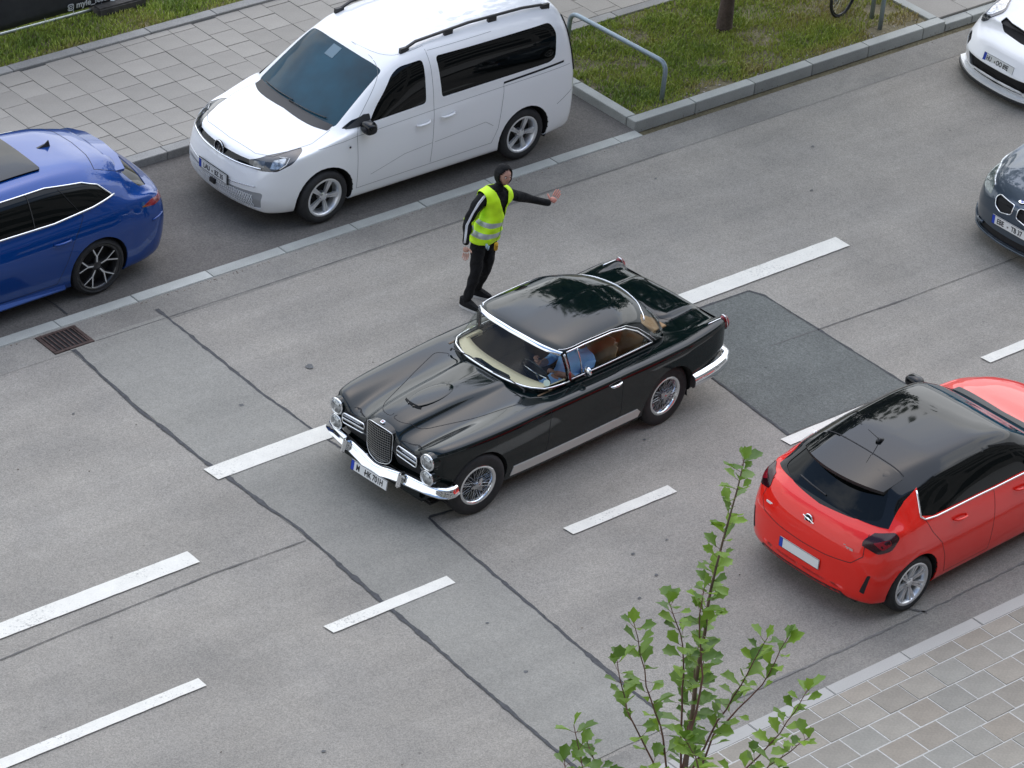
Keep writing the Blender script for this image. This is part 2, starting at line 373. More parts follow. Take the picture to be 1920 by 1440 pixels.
def stencil(bm, faces, view, poly):
    """cut the outline of a 2-D polygon into the given faces; returns the faces inside it"""
    u, v = VIEW[view]; w = 3 - u - v
    xs = [p[0] for p in poly]; ys = [p[1] for p in poly]; bx = (min(xs), max(xs), min(ys), max(ys))
    def bb(f):
        a = [q.co[u] for q in f.verts]; b = [q.co[v] for q in f.verts]; return min(a), max(a), min(b), max(b)
    cand = {}
    for f in faces:
        q = bb(f)
        if q[1] >= bx[0] and q[0] <= bx[1] and q[3] >= bx[2] and q[2] <= bx[3]: cand[f] = q
    n = len(poly)
    for i in range(n):
        a = poly[i]; b = poly[(i + 1) % n]; s = (min(a[0], b[0]), max(a[0], b[0]), min(a[1], b[1]), max(a[1], b[1]))
        L = math.hypot(b[0] - a[0], b[1] - a[1])
        if L < 1e-6: continue
        nx, ny = -(b[1] - a[1]) / L, (b[0] - a[0]) / L
        sel = []
        for f, q in cand.items():
            if q[1] < s[0] or q[0] > s[1] or q[3] < s[2] or q[2] > s[3]: continue
            d = [(x - a[0]) * nx + (y - a[1]) * ny for x in q[:2] for y in q[2:]]
            if min(d) < 0 < max(d): sel.append(f)
        if not sel: continue
        co = [0, 0, 0]; co[u], co[v] = a; no_ = [0, 0, 0]; no_[u], no_[v] = nx, ny
        es = list({e for f in sel for e in f.edges}); vs = list({q for f in sel for q in f.verts})
        for f in sel: cand.pop(f)
        r = bmesh.ops.bisect_plane(bm, geom=sel + es + vs, dist=1e-6, plane_co=co, plane_no=no_)
        for g in r["geom"]:
            if isinstance(g, bmesh.types.BMFace) and g.is_valid: cand[g] = bb(g)
        for f in sel:
            if f.is_valid: cand[f] = bb(f)
    out = []
    for f in cand:
        if not f.is_valid: continue
        c = f.calc_center_median()
        if inpoly(c[u], c[v], poly): out.append(f)
    return out
class Body:
    def __init__(s, bm):
        s.bm = bm; s.lay = bm.faces.layers.int.new("rid"); s.reg = {0: ("body", None, 0.0, None)}
        s.bvh = s.bvh0 = BVHTree.FromBMesh(bm); s.bm.normal_update(); bm.verts.index_update(); s.ang = 0.0
        s.v0 = [v.co.copy() for v in bm.verts]; s.p0 = [[v.index for v in f.verts] for f in bm.faces]
    def cut(s, name, view, poly, m=None, filt=None, off=0.0, label=None, rot=0.0, wall=None):
        bm = s.bm
        if rot: bmesh.ops.rotate(bm, verts=bm.verts, cent=(0, 0, 0), matrix=Matrix.Rotation(rot, 3, 'Z'))
        bm.normal_update(); cand = []
        for f in bm.faces:
            if f[s.lay] == -1: continue
            c = f.calc_center_median(); nn_ = f.normal
            if view == 'front' and nn_.x > -0.12: continue
            if view == 'rear' and nn_.x < 0.12: continue
            if view == 'top' and nn_.z < 0.1: continue
            if filt and not filt(c, nn_): continue
            cand.append(f)
        ins = stencil(bm, cand, view, poly)
        rid = -1 if name is None else max(s.reg) + 1
        if rid > 0: s.reg[rid] = (name, m, off, label, wall)
        for f in ins: f[s.lay] = rid
        if rot: bmesh.ops.rotate(bm, verts=bm.verts, cent=(0, 0, 0), matrix=Matrix.Rotation(-rot, 3, 'Z')); bm.normal_update()
        return rid
    def turn(s, a):
        s.ang = a; s.bvh = s.bvh0 if not a else BVHTree.FromPolygons([Matrix.Rotation(a, 3, 'Z') @ v for v in s.v0], s.p0)
    def side_cut(s, name, poly, m=None, off=0.0, ymin=0.3, label=None, wall=None, filt=None):
        for sg in (-1, 1): s.cut(name, 'side', poly, m, (lambda c, n, g=sg: c.y * g > ymin and n.y * g > 0.0 and (filt is None or filt(c, n))), off, label, wall=wall)
    def finish(s, m, parent, thick=0.012, sharp=38, body_name="body"):
        bm = s.bm
        dead = [f for f in bm.faces if f[s.lay] == -1]; bmesh.ops.delete(bm, geom=dead, context='FACES')
        bm.normal_update(); outp = {}
        groups = {}
        for f in bm.faces: groups.setdefault(f[s.lay], []).append(f)
        for rid, fs in groups.items():
            name, mm, off = s.reg[rid][:3]; label = s.reg[rid][3]; wall = s.reg[rid][4] if len(s.reg[rid]) > 4 else None
            vi = {}; vs = []; ns = []; ff = []
            for f in fs:
                idx = []
                for v in f.verts:
                    if v not in vi: vi[v] = len(vs); vs.append(v.co - v.normal * off); ns.append(v.normal.copy())
                    idx.append(vi[v])
                ff.append(idx)
            # rim turned inward so that no part is paper thin
            ec = {}
            for idx in ff:
                for a, b in zip(idx, idx[1:] + idx[:1]): ec[(a, b)] = ec.get((a, b), 0) + 1
            rim = [(a, b) for (a, b) in ec if (b, a) not in ec]; rv = {}
            T = thick if off <= 0 else 0.004
            nbase = len(ff)
            for a, b in rim:
                for q in (a, b):
                    if q not in rv: rv[q] = len(vs); vs.append(vs[q] - ns[q] * T); ns.append(ns[q])
                ff.append([b, a, rv[a], rv[b]])
            me = bpy.data.meshes.new(name if rid else body_name); me.from_pydata([tuple(v) for v in vs], [], ff); me.update()
            me.polygons.foreach_set("use_smooth", [True] * nbase + [False] * (len(ff) - nbase))
            if rid == 0 or True:
                nl = []
                for pi, p in enumerate(me.polygons):
                    for li in p.loop_indices:
                        nl.append(tuple(ns[me.loops[li].vertex_index]) if pi < nbase else (0, 0, 0))
                try: me.normals_split_custom_set(nl)
                except Exception as ex: print("normals", ex)
            o = link(name if rid else body_name, me, mm or m, parent); outp.setdefault(name, []).append(o)
            if label: o["label"] = label
        bm.free(); return outp
    def hit(s, view, a, b, side=-1):
        if view == 'side': r = s.bvh.ray_cast(Vector((a, side * 4, b)), Vector((0, -side, 0)))
        elif view == 'front': r = s.bvh.ray_cast(Vector((-6, a, b)), Vector((1, 0, 0)))
        elif view == 'rear': r = s.bvh.ray_cast(Vector((9, a, b)), Vector((-1, 0, 0)))
        else: r = s.bvh.ray_cast(Vector((a, b, 6)), Vector((0, 0, -1)))
        if r[0] is None:
            p = {'side': (a, side * 1.0, b), 'front': (-1, a, b), 'rear': (4, a, b), 'top': (a, b, 1.4)}[view]
            r = s.bvh.find_nearest(Vector(p))
        return r[0], r[1]
    def line(s, view, pts, side=-1, off=0.0, step=0.03):
        out_ = []
        for a, b in zip(pts, pts[1:]):
            n = max(1, int(math.hypot(b[0] - a[0], b[1] - a[1]) / step))
            for k in range(n + (b is pts[-1])):
                t = k / n; h, nn_ = s.hit(view, a[0] + (b[0] - a[0]) * t, a[1] + (b[1] - a[1]) * t, side); out_.append((h + nn_ * off, nn_))
        return out_
    def seam(s, bmo, view, pts, side=-1, w=0.005, off=0.0012):
        L_ = s.line(view, pts, side, off); prev = None
        for i, (p, n) in enumerate(L_):
            d = L_[min(i + 1, len(L_) - 1)][0] - L_[max(i - 1, 0)][0]
            if d.length < 1e-7: continue
            t = d.cross(n).normalized() * w / 2
            cur = (bmo.verts.new(p + t), bmo.verts.new(p - t))
            if prev: bmo.faces.new((prev[0], prev[1], cur[1], cur[0]))
            prev = cur
    def strip(s, name, view, pts, m, parent, side=-1, r=0.008, off=0.002, closed=False, flat=1.0):
        bm = bmesh.new(); pp = list(pts) + ([pts[0]] if closed else [])
        tube(bm, [p for p, n in s.line(view, pp, side, off)], r, 6, True, flat)
        if s.ang: bmesh.ops.rotate(bm, verts=bm.verts, cent=(0, 0, 0), matrix=Matrix.Rotation(-s.ang, 3, 'Z'))
        return obj(name, bm, m, parent, True)
    def patch(s, name, view, poly, m, parent, side=-1, off=0.004, step=0.04, label=None):
        u, v = VIEW[view]; xs = [p[0] for p in poly]; ys = [p[1] for p in poly]
        bm = bmesh.new(); nx = max(1, int((max(xs) - min(xs)) / step)); ny = max(1, int((max(ys) - min(ys)) / step)); g = []
        for i in range(nx + 1):
            col = []
            for j in range(ny + 1):
                c = [0, 0, 0]; c[u] = min(xs) + (max(xs) - min(xs)) * i / nx; c[v] = min(ys) + (max(ys) - min(ys)) * j / ny; col.append(bm.verts.new(c))
            g.append(col)
        for i in range(nx):
            for j in range(ny): bm.faces.new((g[i][j], g[i + 1][j], g[i + 1][j + 1], g[i][j + 1]))
        ins = set(stencil(bm, list(bm.faces), view, poly))
        bmesh.ops.delete(bm, geom=[f for f in bm.faces if f not in ins], context='FACES')
        nrm = {}
        for q in bm.verts:
            h, n = s.hit(view, q.co[u], q.co[v], side); q.co = h + n * off; nrm[q] = n
        be = [e for e in bm.edges if e.is_boundary]; r = bmesh.ops.extrude_edge_only(bm, edges=be)
        old = list(nrm.items())
        from mathutils.kdtree import KDTree
        kd = KDTree(len(old))
        for i, (q, n) in enumerate(old): kd.insert(q.co, i)
        kd.balance()
        for q in [x for x in r["geom"] if isinstance(x, bmesh.types.BMVert)]:
            _, i, _ = kd.find(q.co); q.co = q.co - old[i][1] * (off + 0.006)
        bmesh.ops.recalc_face_normals(bm, faces=bm.faces)
        c0 = next(iter(ins)) if ins else None
        if c0 and c0.is_valid:
            c0.normal_update()
            if c0.normal.dot(nrm[c0.verts[0]]) < 0: bmesh.ops.reverse_faces(bm, faces=bm.faces)
        if s.ang: bmesh.ops.rotate(bm, verts=bm.verts, cent=(0, 0, 0), matrix=Matrix.Rotation(-s.ang, 3, 'Z'))
        o = obj(name, bm, m, parent, True, angle=40)
        if label: o["label"] = label
        return o
def SEC(zb, yb, ym, zm, ys, zs, yr, zr, zc, bul=0.03, cr=0.3):
    l = lambda a, b, t: a + (b - a) * t
    return [(0, zb), (yb * .6, zb), (yb, zb), (l(yb, ym, .75), l(zb, zm, .3)), (ym, l(zb, zm, .75)), (ym, l(zm, zs, .25)), (l(ym, ys, .5), l(zm, zs, .75)), (ys, zs),
            (l(ys, yr, .3) + bul * .7, l(zs, zr, .33)), (l(ys, yr, .68) + bul, l(zs, zr, .74)), (yr, zr), (yr * .74, l(zc, zr, cr)), (yr * .4, l(zc, zr, cr * .25)), (0, zc)]
def wheel_arch(B, x, z, r, parent, m=WELL, lip=None, y_in=0.5):
    poly = [(x + r * math.cos(a), z + r * math.sin(a)) for a in np.linspace(0, 2 * PI, 33)[:-1]]
    for sg in (-1, 1):
        B.cut(None, 'side', poly, None, lambda c, n, g=sg: c.y * g > y_in)
        bm = bmesh.new(); A = []; C = []; D = []
        for a in np.linspace(-0.35, PI + 0.35, 25):
            px, pz = x + r * math.cos(a), z + r * math.sin(a)
            h, n = B.hit('side', px, pz, sg); y = h.y if abs(h.y) > .55 else sg * .8
            A.append(bm.verts.new((px, y - sg * .002, pz))); C.append(bm.verts.new((px, y - sg * .03, pz))); D.append(bm.verts.new((px, sg * y_in, pz)))
        bi = bmesh.new()
        for i in range(len(C) - 1): bm.faces.new((A[i], A[i + 1], D[i + 1], D[i]))
        cv = bm.verts.new((x, sg * y_in, z))
        for i in range(len(D) - 1): bm.faces.new((D[i], D[i + 1], cv))
        for i in range(len(C)): pass
        loose = [v for v in bm.verts if not v.link_faces]; bmesh.ops.delete(bm, geom=loose, context='VERTS'); bi.free()
        obj("wheel_well", bm, m, parent, True, angle=40)
        if lip is not None:
            bm = bmesh.new(); pts = []
            for a in np.linspace(-0.2, PI + 0.2, 30):
                px, pz = x + (r + .012) * math.cos(a), z + (r + .012) * math.sin(a); h, n = B.hit('side', px, pz, sg); pts.append(h)
            tube(bm, pts, 0.014, 6); obj("arch_lip", bm, lip, parent, True)
def make_wheel(style, R, rr, w, parent=None, rimmat=ALU):
    """wheel whose outer face looks to -y; the rim is the wheel's own mesh"""
    bm = bmesh.new(); h = w / 2
    lathe_y(bm, [(rr * .93, h * .55), (rr, h * .6), (rr + .012, -h * .80), (rr + .014, -h * .93), (rr + .002, -h * .98), (rr - .012, -h * .92), (rr - .022, -h * .78), (rr - .035, -h * .1), (rr - .045, h * .5)], 48)
    whl = obj("wheel", bm, rimmat, parent, True, angle=50)
    bm = bmesh.new(); b = 0.02
    lathe_y(bm, [(rr + .004, h * .8), (rr + .03, h), (R - .045, h * 1.04), (R - .015, h * .9), (R, h * .62), (R, -h * .62), (R - .015, -h * .9), (R - .045, -h * 1.04), (rr + .035, -h * 1.02), (rr + .008, -h * .9)], 56)
    obj("tyre", bm, RUB, whl, True, angle=60)
    bm = bmesh.new(); lathe_y(bm, [(0, -h * .05), (rr * .62, -h * .05), (rr * .66, 0), (rr * .96, .02)], 32); obj("brake_disc", bm, WELL if style != 'corsa' else PLAST, whl, True)
    def spoke(bm, a, r0, r1, w0, w1, y0, y1, th=.02, da=0.0):
        ca, sa = math.cos(a), math.sin(a); P = []
        for (r, ww, y, dd) in ((r0, w0, y0, 0), (r1, w1, y1, da)):
            cx, cz = r * math.cos(a + dd), r * math.sin(a + dd)
            for s_ in (-1, 1):
                for d_ in (0, th):
                    P.append(bm.verts.new((cx - sa * s_ * ww / 2 * (1 if d_ == 0 else 1.3), y + d_, cz + ca * s_ * ww / 2 * (1 if d_ == 0 else 1.3))))
        a0, a1, a2, a3, b0, b1, b2, b3 = P
        for q in ((a0, a2, b2, b0), (a2, a3, b3, b2), (a3, a1, b1, b3), (a1, a0, b0, b1), (a0, a1, a3, a2), (b0, b2, b3, b1)): bm.faces.new(q)
    if style == 'star':
        for k in range(5):
            bm = bmesh.new(); a = 2 * PI * k / 5 + .3
            for s_ in (-1, 1): spoke(bm, a, .03, rr - .008, .026, .026, -h * .72, -h * .80, .03, s_ * .085)
            spoke(bm, a, .03, rr * .9, .03, .03, -h * .64, -h * .7, .02); bmesh.ops.recalc_face_normals(bm, faces=bm.faces); obj("spoke", bm, rimmat, whl)
    elif style == 'ysp':
        for k in range(5):
            a = 2 * PI * k / 5 + 1.25
            bm = bmesh.new(); spoke(bm, a, .03, rr * .5, .05, .034, -h * .62, -h * .72, .02)
            for s_, dd in ((-1, -.30), (1, .22)):
                c0 = Vector((rr * .45 * math.cos(a), 0, rr * .45 * math.sin(a))); c1 = Vector(((rr - .012) * math.cos(a + dd), 0, (rr - .012) * math.sin(a + dd)))
                t = (c1 - c0).normalized(); sdv = Vector((-t.z, 0, t.x)) * .013
                V = [bm.verts.new(c + sg * sdv + Vector((0, y, 0))) for c, y in ((c0, -h * .73), (c1, -h * .86)) for sg in (-1, 1)]
                V2 = [bm.verts.new(v.co + Vector((0, .02, 0))) for v in V]
                for q in ((V[0], V[1], V[3], V[2]), (V[0], V[2], V2[2], V2[0]), (V[1], V2[1], V2[3], V[3])): bm.faces.new(q)
            bmesh.ops.recalc_face_normals(bm, faces=bm.faces); obj("spoke", bm, DARKRIM, whl)
            bm = bmesh.new()
            for dd in (-.30, .22):
                pts = [Vector((r * math.cos(a + q), y, r * math.sin(a + q))) for r, y, q in ((.045, -h * .68, 0), (rr * .5, -h * .76, dd * .12), (rr - .014, -h * .92, dd))]
                for s0, s1 in zip(pts, pts[1:]):
                    t = (s1 - s0).normalized(); sdv = Vector((-t.z, 0, t.x)) * .0065
                    bm.faces.new([bm.verts.new(q) for q in (s0 + sdv, s0 - sdv, s1 - sdv, s1 + sdv)])
            obj("machined_edge", bm, ALU, whl)
    elif style == 'corsa':
        for k in range(7):
            a = 2 * PI * k / 7
            bm = bmesh.new()
            for s_ in (-1, 1): spoke(bm, a, .03, rr - .01, .030, .024, -h * .55, -h * .85, .03, s_ * .13)
            bmesh.ops.recalc_face_normals(bm, faces=bm.faces); obj("spoke", bm, rimmat, whl)
    elif style == 'wire':
        bm = bmesh.new()
        for k in range(72):
            a = 2 * PI * k / 72; lay_ = k % 3; da = (.32, -.32, .18)[lay_] * (1 if k % 2 else -1)
            y0 = (-h * .75, -h * .2, h * .2)[lay_]; y1 = (-h * .8, -h * .45, -h * .1)[lay_]
            tube(bm, [(.042 * math.cos(a), y0, .042 * math.sin(a)), ((rr - .012) * math.cos(a + da), y1, (rr - .012) * math.sin(a + da))], .0021, 4, False)
        o = obj("wire_spokes", bm, DCHROME, whl)
        bm = bmesh.new(); lathe_y(bm, [(.045, h * .3), (.045, -h * .8), (.038, -h * 1.0), (.025, -h * 1.15), (0, -h * 1.2)], 24); obj("hub", bm, DCHROME, whl, True, angle=40)
        bm = bmesh.new()
        for k in range(3):
            a = 2 * PI * k / 3 + .5; ca, sa = math.cos(a), math.sin(a)
            V = [bm.verts.new((r * ca - q * sa, y, r * sa + q * ca)) for r, q, y in ((.01, -.034, -h * 1.12), (.01, .034, -h * 1.12), (.075, .012, -h * .98), (.092, -.004, -h * .96), (.07, -.018, -h * 1.0))]
            V2 = [bm.verts.new(v.co + Vector((0, .012, 0))) for v in V]; bm.faces.new(V)
            for i in range(5): bm.faces.new((V[i], V2[i], V2[(i + 1) % 5], V[(i + 1) % 5]))
        bmesh.ops.recalc_face_normals(bm, faces=bm.faces); obj("knock_off_spinner", bm, DCHROME, whl)
    if style != 'wire':
        bm = bmesh.new(); lathe_y(bm, [(.055, h * .2), (.055, -h * .62), (.034, -h * .74), (.026, -h * .76), (0, -h * .77)], 24); obj("hub_cap", bm, rimmat if style != 'ysp' else DARKRIM, whl, True, angle=40)
        bm = bmesh.new()
        for k in range(5):
            a = 2 * PI * k / 5; lathe_y(bm, [(.008, -h * .6), (.008, -h * .7), (0, -h * .7)], 6, (.043 * math.cos(a), .043 * math.sin(a)))
        obj("wheel_nuts", bm, PLAST, whl)
    return whl
def copy_tree(o, parent=None):
    c = o.copy(); COL.objects.link(c)
    if parent is not None: c.parent = parent
    for ch in list(o.children): copy_tree(ch, c)
    return c
def wheels(parent, style, R, rr, w, wb, yt, rimmat=ALU, steer=0.0):
    bm = bmesh.new(); box(bm, -.44, wb + .50, -.60, .60, .145, .195, .02); obj("underbody_shade_plate", bm, PLAST, parent)  # plate added under every car to deepen the shade beneath it
    w0 = make_wheel(style, R, rr, w, parent, rimmat); k = 0
    for x, st in ((0, steer), (wb, 0)):
        for sg in (-1, 1):
            o = w0 if k == 0 else copy_tree(w0, parent); k += 1
            o.location = (x, sg * yt, R); o.rotation_euler = (0, random.uniform(0, 6), (PI if sg > 0 else 0) + st)
            o.rotation_mode = 'XYZ'
def plate(parent, s1, s2, loc, rx=PI / 2, rz=-PI / 2, text=True, sx=.8, seal=True, gap=0.0, x1=-.13, x2=.12, size=.088, border=True):
    """number plate facing local -x when rz = -90 degrees"""
    p = bmesh.new(); box(p, -.26, .26, -.055, .055, -.004, .004, .0015)
    o = obj("license_plate", p, PW, parent, loc=loc); o.rotation_euler = (rx, 0, rz)
    b = bmesh.new(); box(b, -.258, -.216, -.052, .052, .0042, .0052); obj("country_band", b, PB, o)
    if border:
        b = bmesh.new()
        for q in ((-.26, .26, .051, .055), (-.26, .26, -.055, -.051), (.256, .26, -.055, .055), (-.262, -.258, -.055, .055)): box(b, q[0], q[1], q[2], q[3], .0042, .0052)
        obj("plate_border", b, INK, o)
    if text:
        for s_, x in ((s1, x1), (s2, x2)):
            me = text_mesh(s_, size, sx, .0008, .0022); link("lettering", me, INK, o, loc=(x, -.004, .0052))
        if seal:
            b = bmesh.new(); bmesh.ops.create_circle(b, cap_ends=True, radius=.014, segments=12); so = obj("seal", b, DCHROME, o, loc=((x1 + x2) / 2 - .012 + gap, -.008, .0052))
    return o
# ================================================================ GROUND
def sheet(name, x0, x1, y0, y1, z, m, kind="structure", parent=None):
    o = pymesh(name, [(x0, y0, z), (x1, y0, z), (x1, y1, z), (x0, y1, z)], [(0, 1, 2, 3)], m, parent)
    if kind and parent is None: o["kind"] = kind
    return o
road = sheet("road", -120, 160, -5.84, 3.50, 0.0, ROAD)
ground = sheet("ground", -400, 400, -400, 400, -0.06, SOIL)
sheet("parking_lane", -60, 5.01, 3.50, 6.05, 0.0, PARK)
gut = sheet("gutter", -60, 160, 3.02, 3.50, 0.003, GUTTER)
sheet("gutter", -60, 60, -5.84, -5.42, 0.003, GUTTER)
# trench repair across the road, one rough-edged sheet
def rough_poly(pts, amp=.012, step=.12):
    out_ = []
    for i in range(len(pts)):
        a = Vector(pts[i]); b = Vector(pts[(i + 1) % len(pts)]); n = max(1, int((b - a).length / step)); t = (b - a).normalized() if (b - a).length else Vector((1, 0)); nn_ = Vector((-t.y, t.x))
        for k in range(n): out_.append(tuple(a + (b - a) * k / n + nn_ * random.uniform(-amp, amp)))
    return out_
def flat_poly(name, pts, z, m, parent):
    vs = [(x, y, z) for x, y in pts]; tri = tessellate_polygon([[Vector(v) for v in vs]])
    o = pymesh(name, vs, [t if (Vector(vs[t[1]]) - Vector(vs[t[0]])).cross(Vector(vs[t[2]]) - Vector(vs[t[0]])).z > 0 else t[::-1] for t in tri], m, parent); return o
flat_poly("trench_repair", rough_poly([(-3.52, 3.12), (-3.60, .5), (-3.55, -1.0), (-3.63, -2.6), (-3.76, -5.38), (-2.58, -5.38), (-2.53, -4.3), (-2.40, -1.8), (-2.34, -1.50), (-1.98, -1.52), (-2.05, -1.2), (-2.28, -.6), (-2.33, .4), (-2.33, 1.2), (-2.29, 2.5), (-2.28, 3.12)], .008), .006, TRENCH, road)
flat_poly("patch_repair", rough_poly([(1.78, -2.36), (3.60, -2.36), (3.59, -.1), (3.52, .06), (2.2, .10), (1.92, .08), (1.90, -1.0), (1.88, -1.6)], .008), .006, PATCH, road)
def crack(pts, w=.03, z=.009, amp=.018, m=TAR, step=.05, jit=.6, name="tar_joint"):
    L_ = []
    for i in range(len(pts) - 1):
        a = Vector(pts[i]); b = Vector(pts[i + 1]); n = max(1, int((b - a).length / step))
        for k in range(n + (i == len(pts) - 2)): L_.append(a + (b - a) * k / n)
    vs = []; fs = []; off = 0; wv = w
    for i, p in enumerate(L_):
        d = (L_[min(i + 1, len(L_) - 1)] - L_[max(i - 1, 0)]).normalized(); nn_ = Vector((-d.y, d.x)); off = off * .75 + random.uniform(-amp, amp) * .32
        wv = wv * .6 + w * random.uniform(1 - jit, 1 + jit) * .4 + (w * .8 if random.random() < .07 else 0)
        q = p + nn_ * off; vs += [(q.x + nn_.x * wv / 2, q.y + nn_.y * wv / 2, z), (q.x - nn_.x * wv / 2, q.y - nn_.y * wv / 2, z)]
        if i: fs.append((2 * i - 2, 2 * i, 2 * i + 1, 2 * i - 1))
    return pymesh(name, vs, [f[::-1] for f in fs], m, road)
crack([(-3.50, 3.04), (-3.59, 1.8), (-3.59, .55), (-3.56, -.3), (-3.54, -1.03), (-3.60, -2.0), (-3.63, -2.6), (-3.70, -4.1), (-3.76, -5.38)], .034)
crack([(-2.27, 3.26), (-2.30, 2.49), (-2.34, 1.19), (-2.32, .44), (-2.26, -.5)], .030)
crack([(-2.34, -1.49), (-2.38, -2.01), (-2.47, -3.25), (-2.54, -4.34), (-2.58, -5.21)], .032)
crack([(-2.0, -1.52), (-2.33, -1.49)], .02)
crack([(3.60, -2.33), (3.60, -.1), (3.52, .07)], .022, amp=.006); crack([(3.52, .07), (2.47, .10), (1.95, .09)], .018, amp=.006)
crack([(1.92, .08), (1.90, -1.0), (1.85, -1.7), (1.80, -2.36)], .032, amp=.012)
crack([(-7.9, -1.17), (-6.2, -1.12), (-4.68, -1.10), (-3.6, -1.14)], .011, amp=.006, m=mat("hair_crack", (.125, .12, .113), .9), name="lane_seam")
crack([(2.9, -.94), (4.0, -.98), (4.94, -1.02)], .012, amp=.006, m=mat("hair_crack", (.125, .12, .113), .9), name="lane_seam")
crack([(4.94, -1.02), (8.0, -1.07)], .008, amp=.006, m=mat("hair_crack", (.125, .12, .113), .9), name="lane_seam")
crack([(-3.2, 3.06), (4.9, 3.03)], .008, amp=.004, m=mat("hair_crack", (.125, .12, .113), .9), name="gutter_seam")
crack([(.62, -4.75), (.66, -5.05), (.58, -5.30), (.70, -5.45)], .03, amp=.02, m=mat("hair_crack", (.125, .12, .113), .9), name="lane_seam")
crack([(-1.9, -5.42), (.6, -5.43), (1.9, -5.40), (4, -5.42)], .018, amp=.02, m=mat("hair_crack2", (.16, .155, .145), .9, noise=(14, .3)), jit=1.0, name="gutter_seam")
crack([(-4.48, 4.60), (-4.42, 4.05), (-4.40, 3.68)], .014, m=TAR, name="lane_seam"); crack([(-3.16, 4.3), (-3.14, 3.68)], .016, m=TAR, name="lane_seam")
# painted markings, 4 mm sheets with worn edges
def marking(x0, x1, yc, w):
    pts = rough_poly([(x0 + .015, yc - w / 2), (x1, yc - w / 2), (x1 + .0, yc + w / 2), (x0, yc + w / 2)], .0025, .1)
    return flat_poly("lane_marking", pts, .013, LINE, road)
marking(-3.70, 5.24, .31, .235)
marking(-10.7, -4.68, -.77, .215)
marking(-11.0, -5.79, -2.455, .135)
for a, b in ((-4.335, -2.835), (-1.34, .07), (1.66, 3.16), (4.70, 6.2), (7.7, 9.2)): marking(a, b, -2.45, .14)
# oil drops and gum spots on the tarmac
OIL = mat("oil_stain", (.075, .078, .08), .6, noise=(20, .4))
def spot(x, y, r):
    n = 11; pts = [(x + r * (1 + random.uniform(-.35, .35)) * math.cos(2 * PI * k / n), y + r * .8 * (1 + random.uniform(-.3, .3)) * math.sin(2 * PI * k / n)) for k in range(n)]
    flat_poly("stain", pts, .0095, OIL, road)
for x, y, r in ((-1.60, 1.43, .055), (-5.10, -4.62, .085), (-5.24, -4.70, .055), (-2.66, 1.2, .03), (-4.2, 2.0, .015), (-.6, -3.1, .015), (-1.5, -3.7, .02), (-2.0, -4.4, .03), (-1.1, -3.5, .02), (-3.0, -3.2, .02), (-3.2, -4.0, .022), (-5.5, -3.9, .02), (-1.05, -3.1, .02), (1.4, -.6, .02), (-2.66, -4.65, .035), (5.8, 1.4, .02), (6.6, 2.2, .022), (-6.2, .9, .015), (.45, -1.6, .02), (4.4, 2.6, .018)): spot(x, y, r)
# kerbs: every stone its own piece
def kerb(name, x0, x1, y0, y1, z0, z1, m, L_=1.0, axis='x', start=0.0, gap=.006, label=None):
    K = bpy.data.objects.new(name, None); COL.objects.link(K); K["kind"] = "structure"; K.location = ((x0 + x1) / 2, (y0 + y1) / 2, 0)
    ln = (x1 - x0) if axis == 'x' else (y1 - y0); p = -start; meshes = {}
    while p < ln:
        a = max(0, p); b = min(ln, p + L_); p += L_
        if b - a < .05: continue
        bm = bmesh.new(); h = (b - a) / 2 - gap / 2
        if axis == 'x': box(bm, -h, h, -(y1 - y0) / 2, (y1 - y0) / 2, z0, z1, .006)
        else: box(bm, -(x1 - x0) / 2, (x1 - x0) / 2, -h, h, z0, z1, .006)
        o = obj("kerb_stone", bm, m, K); c = (a + b) / 2 - ln / 2
        o.location = (c, 0, random.uniform(-.002, .002)) if axis == 'x' else (0, c, random.uniform(-.002, .002)); o.rotation_euler = (0, 0, random.uniform(-.003, .003))
    return K
kerb("parking_edge_stones", -6.0, 5.01, 3.49, 3.65, -.05, .012, KERB, 1.0, start=.35)
kerb("far_kerb", -7.0, 10.4, 5.99, 6.14, -.05, .10, KERBD, 1.0, start=.2)
kerb("verge_edging", -4.0, 6.5, 8.60, 8.76, .0, .125, KERBD, 1.0, start=.6)
kerb("near_kerb", -9.0, 6.0, -5.995, -5.845, -.05, .10, mat("kerb_pale", (.37, .36, .335), .8, noise=([2, 70], .1), rand=.03), 1.0, start=.1)
kerb("island_kerb", 5.01, 10.42, 3.66, 3.81, -.05, .11, KERB, 1.0, start=.0)
kerb("island_kerb", 5.01, 5.16, 3.816, 5.98, -.05, .11, KERB, 1.0, axis='y')
kerb("island_kerb", 10.27, 10.42, 3.816, 5.98, -.05, .11, KERB, 1.0, axis='y')
kerb("far_kerb", 10.43, 20.0, 3.66, 3.81, -.05, .06, KERB, 1.0, start=.5)
sheet("pavement_bed", -60, 60, 6.14, 8.60, .082, GROUT); sheet("pavement_bed", 10.43, 60, 3.81, 6.14, .072, GROUT); sheet("pavement_bed", -60, 60, -24.5, -5.995, .1005, GROUTN)
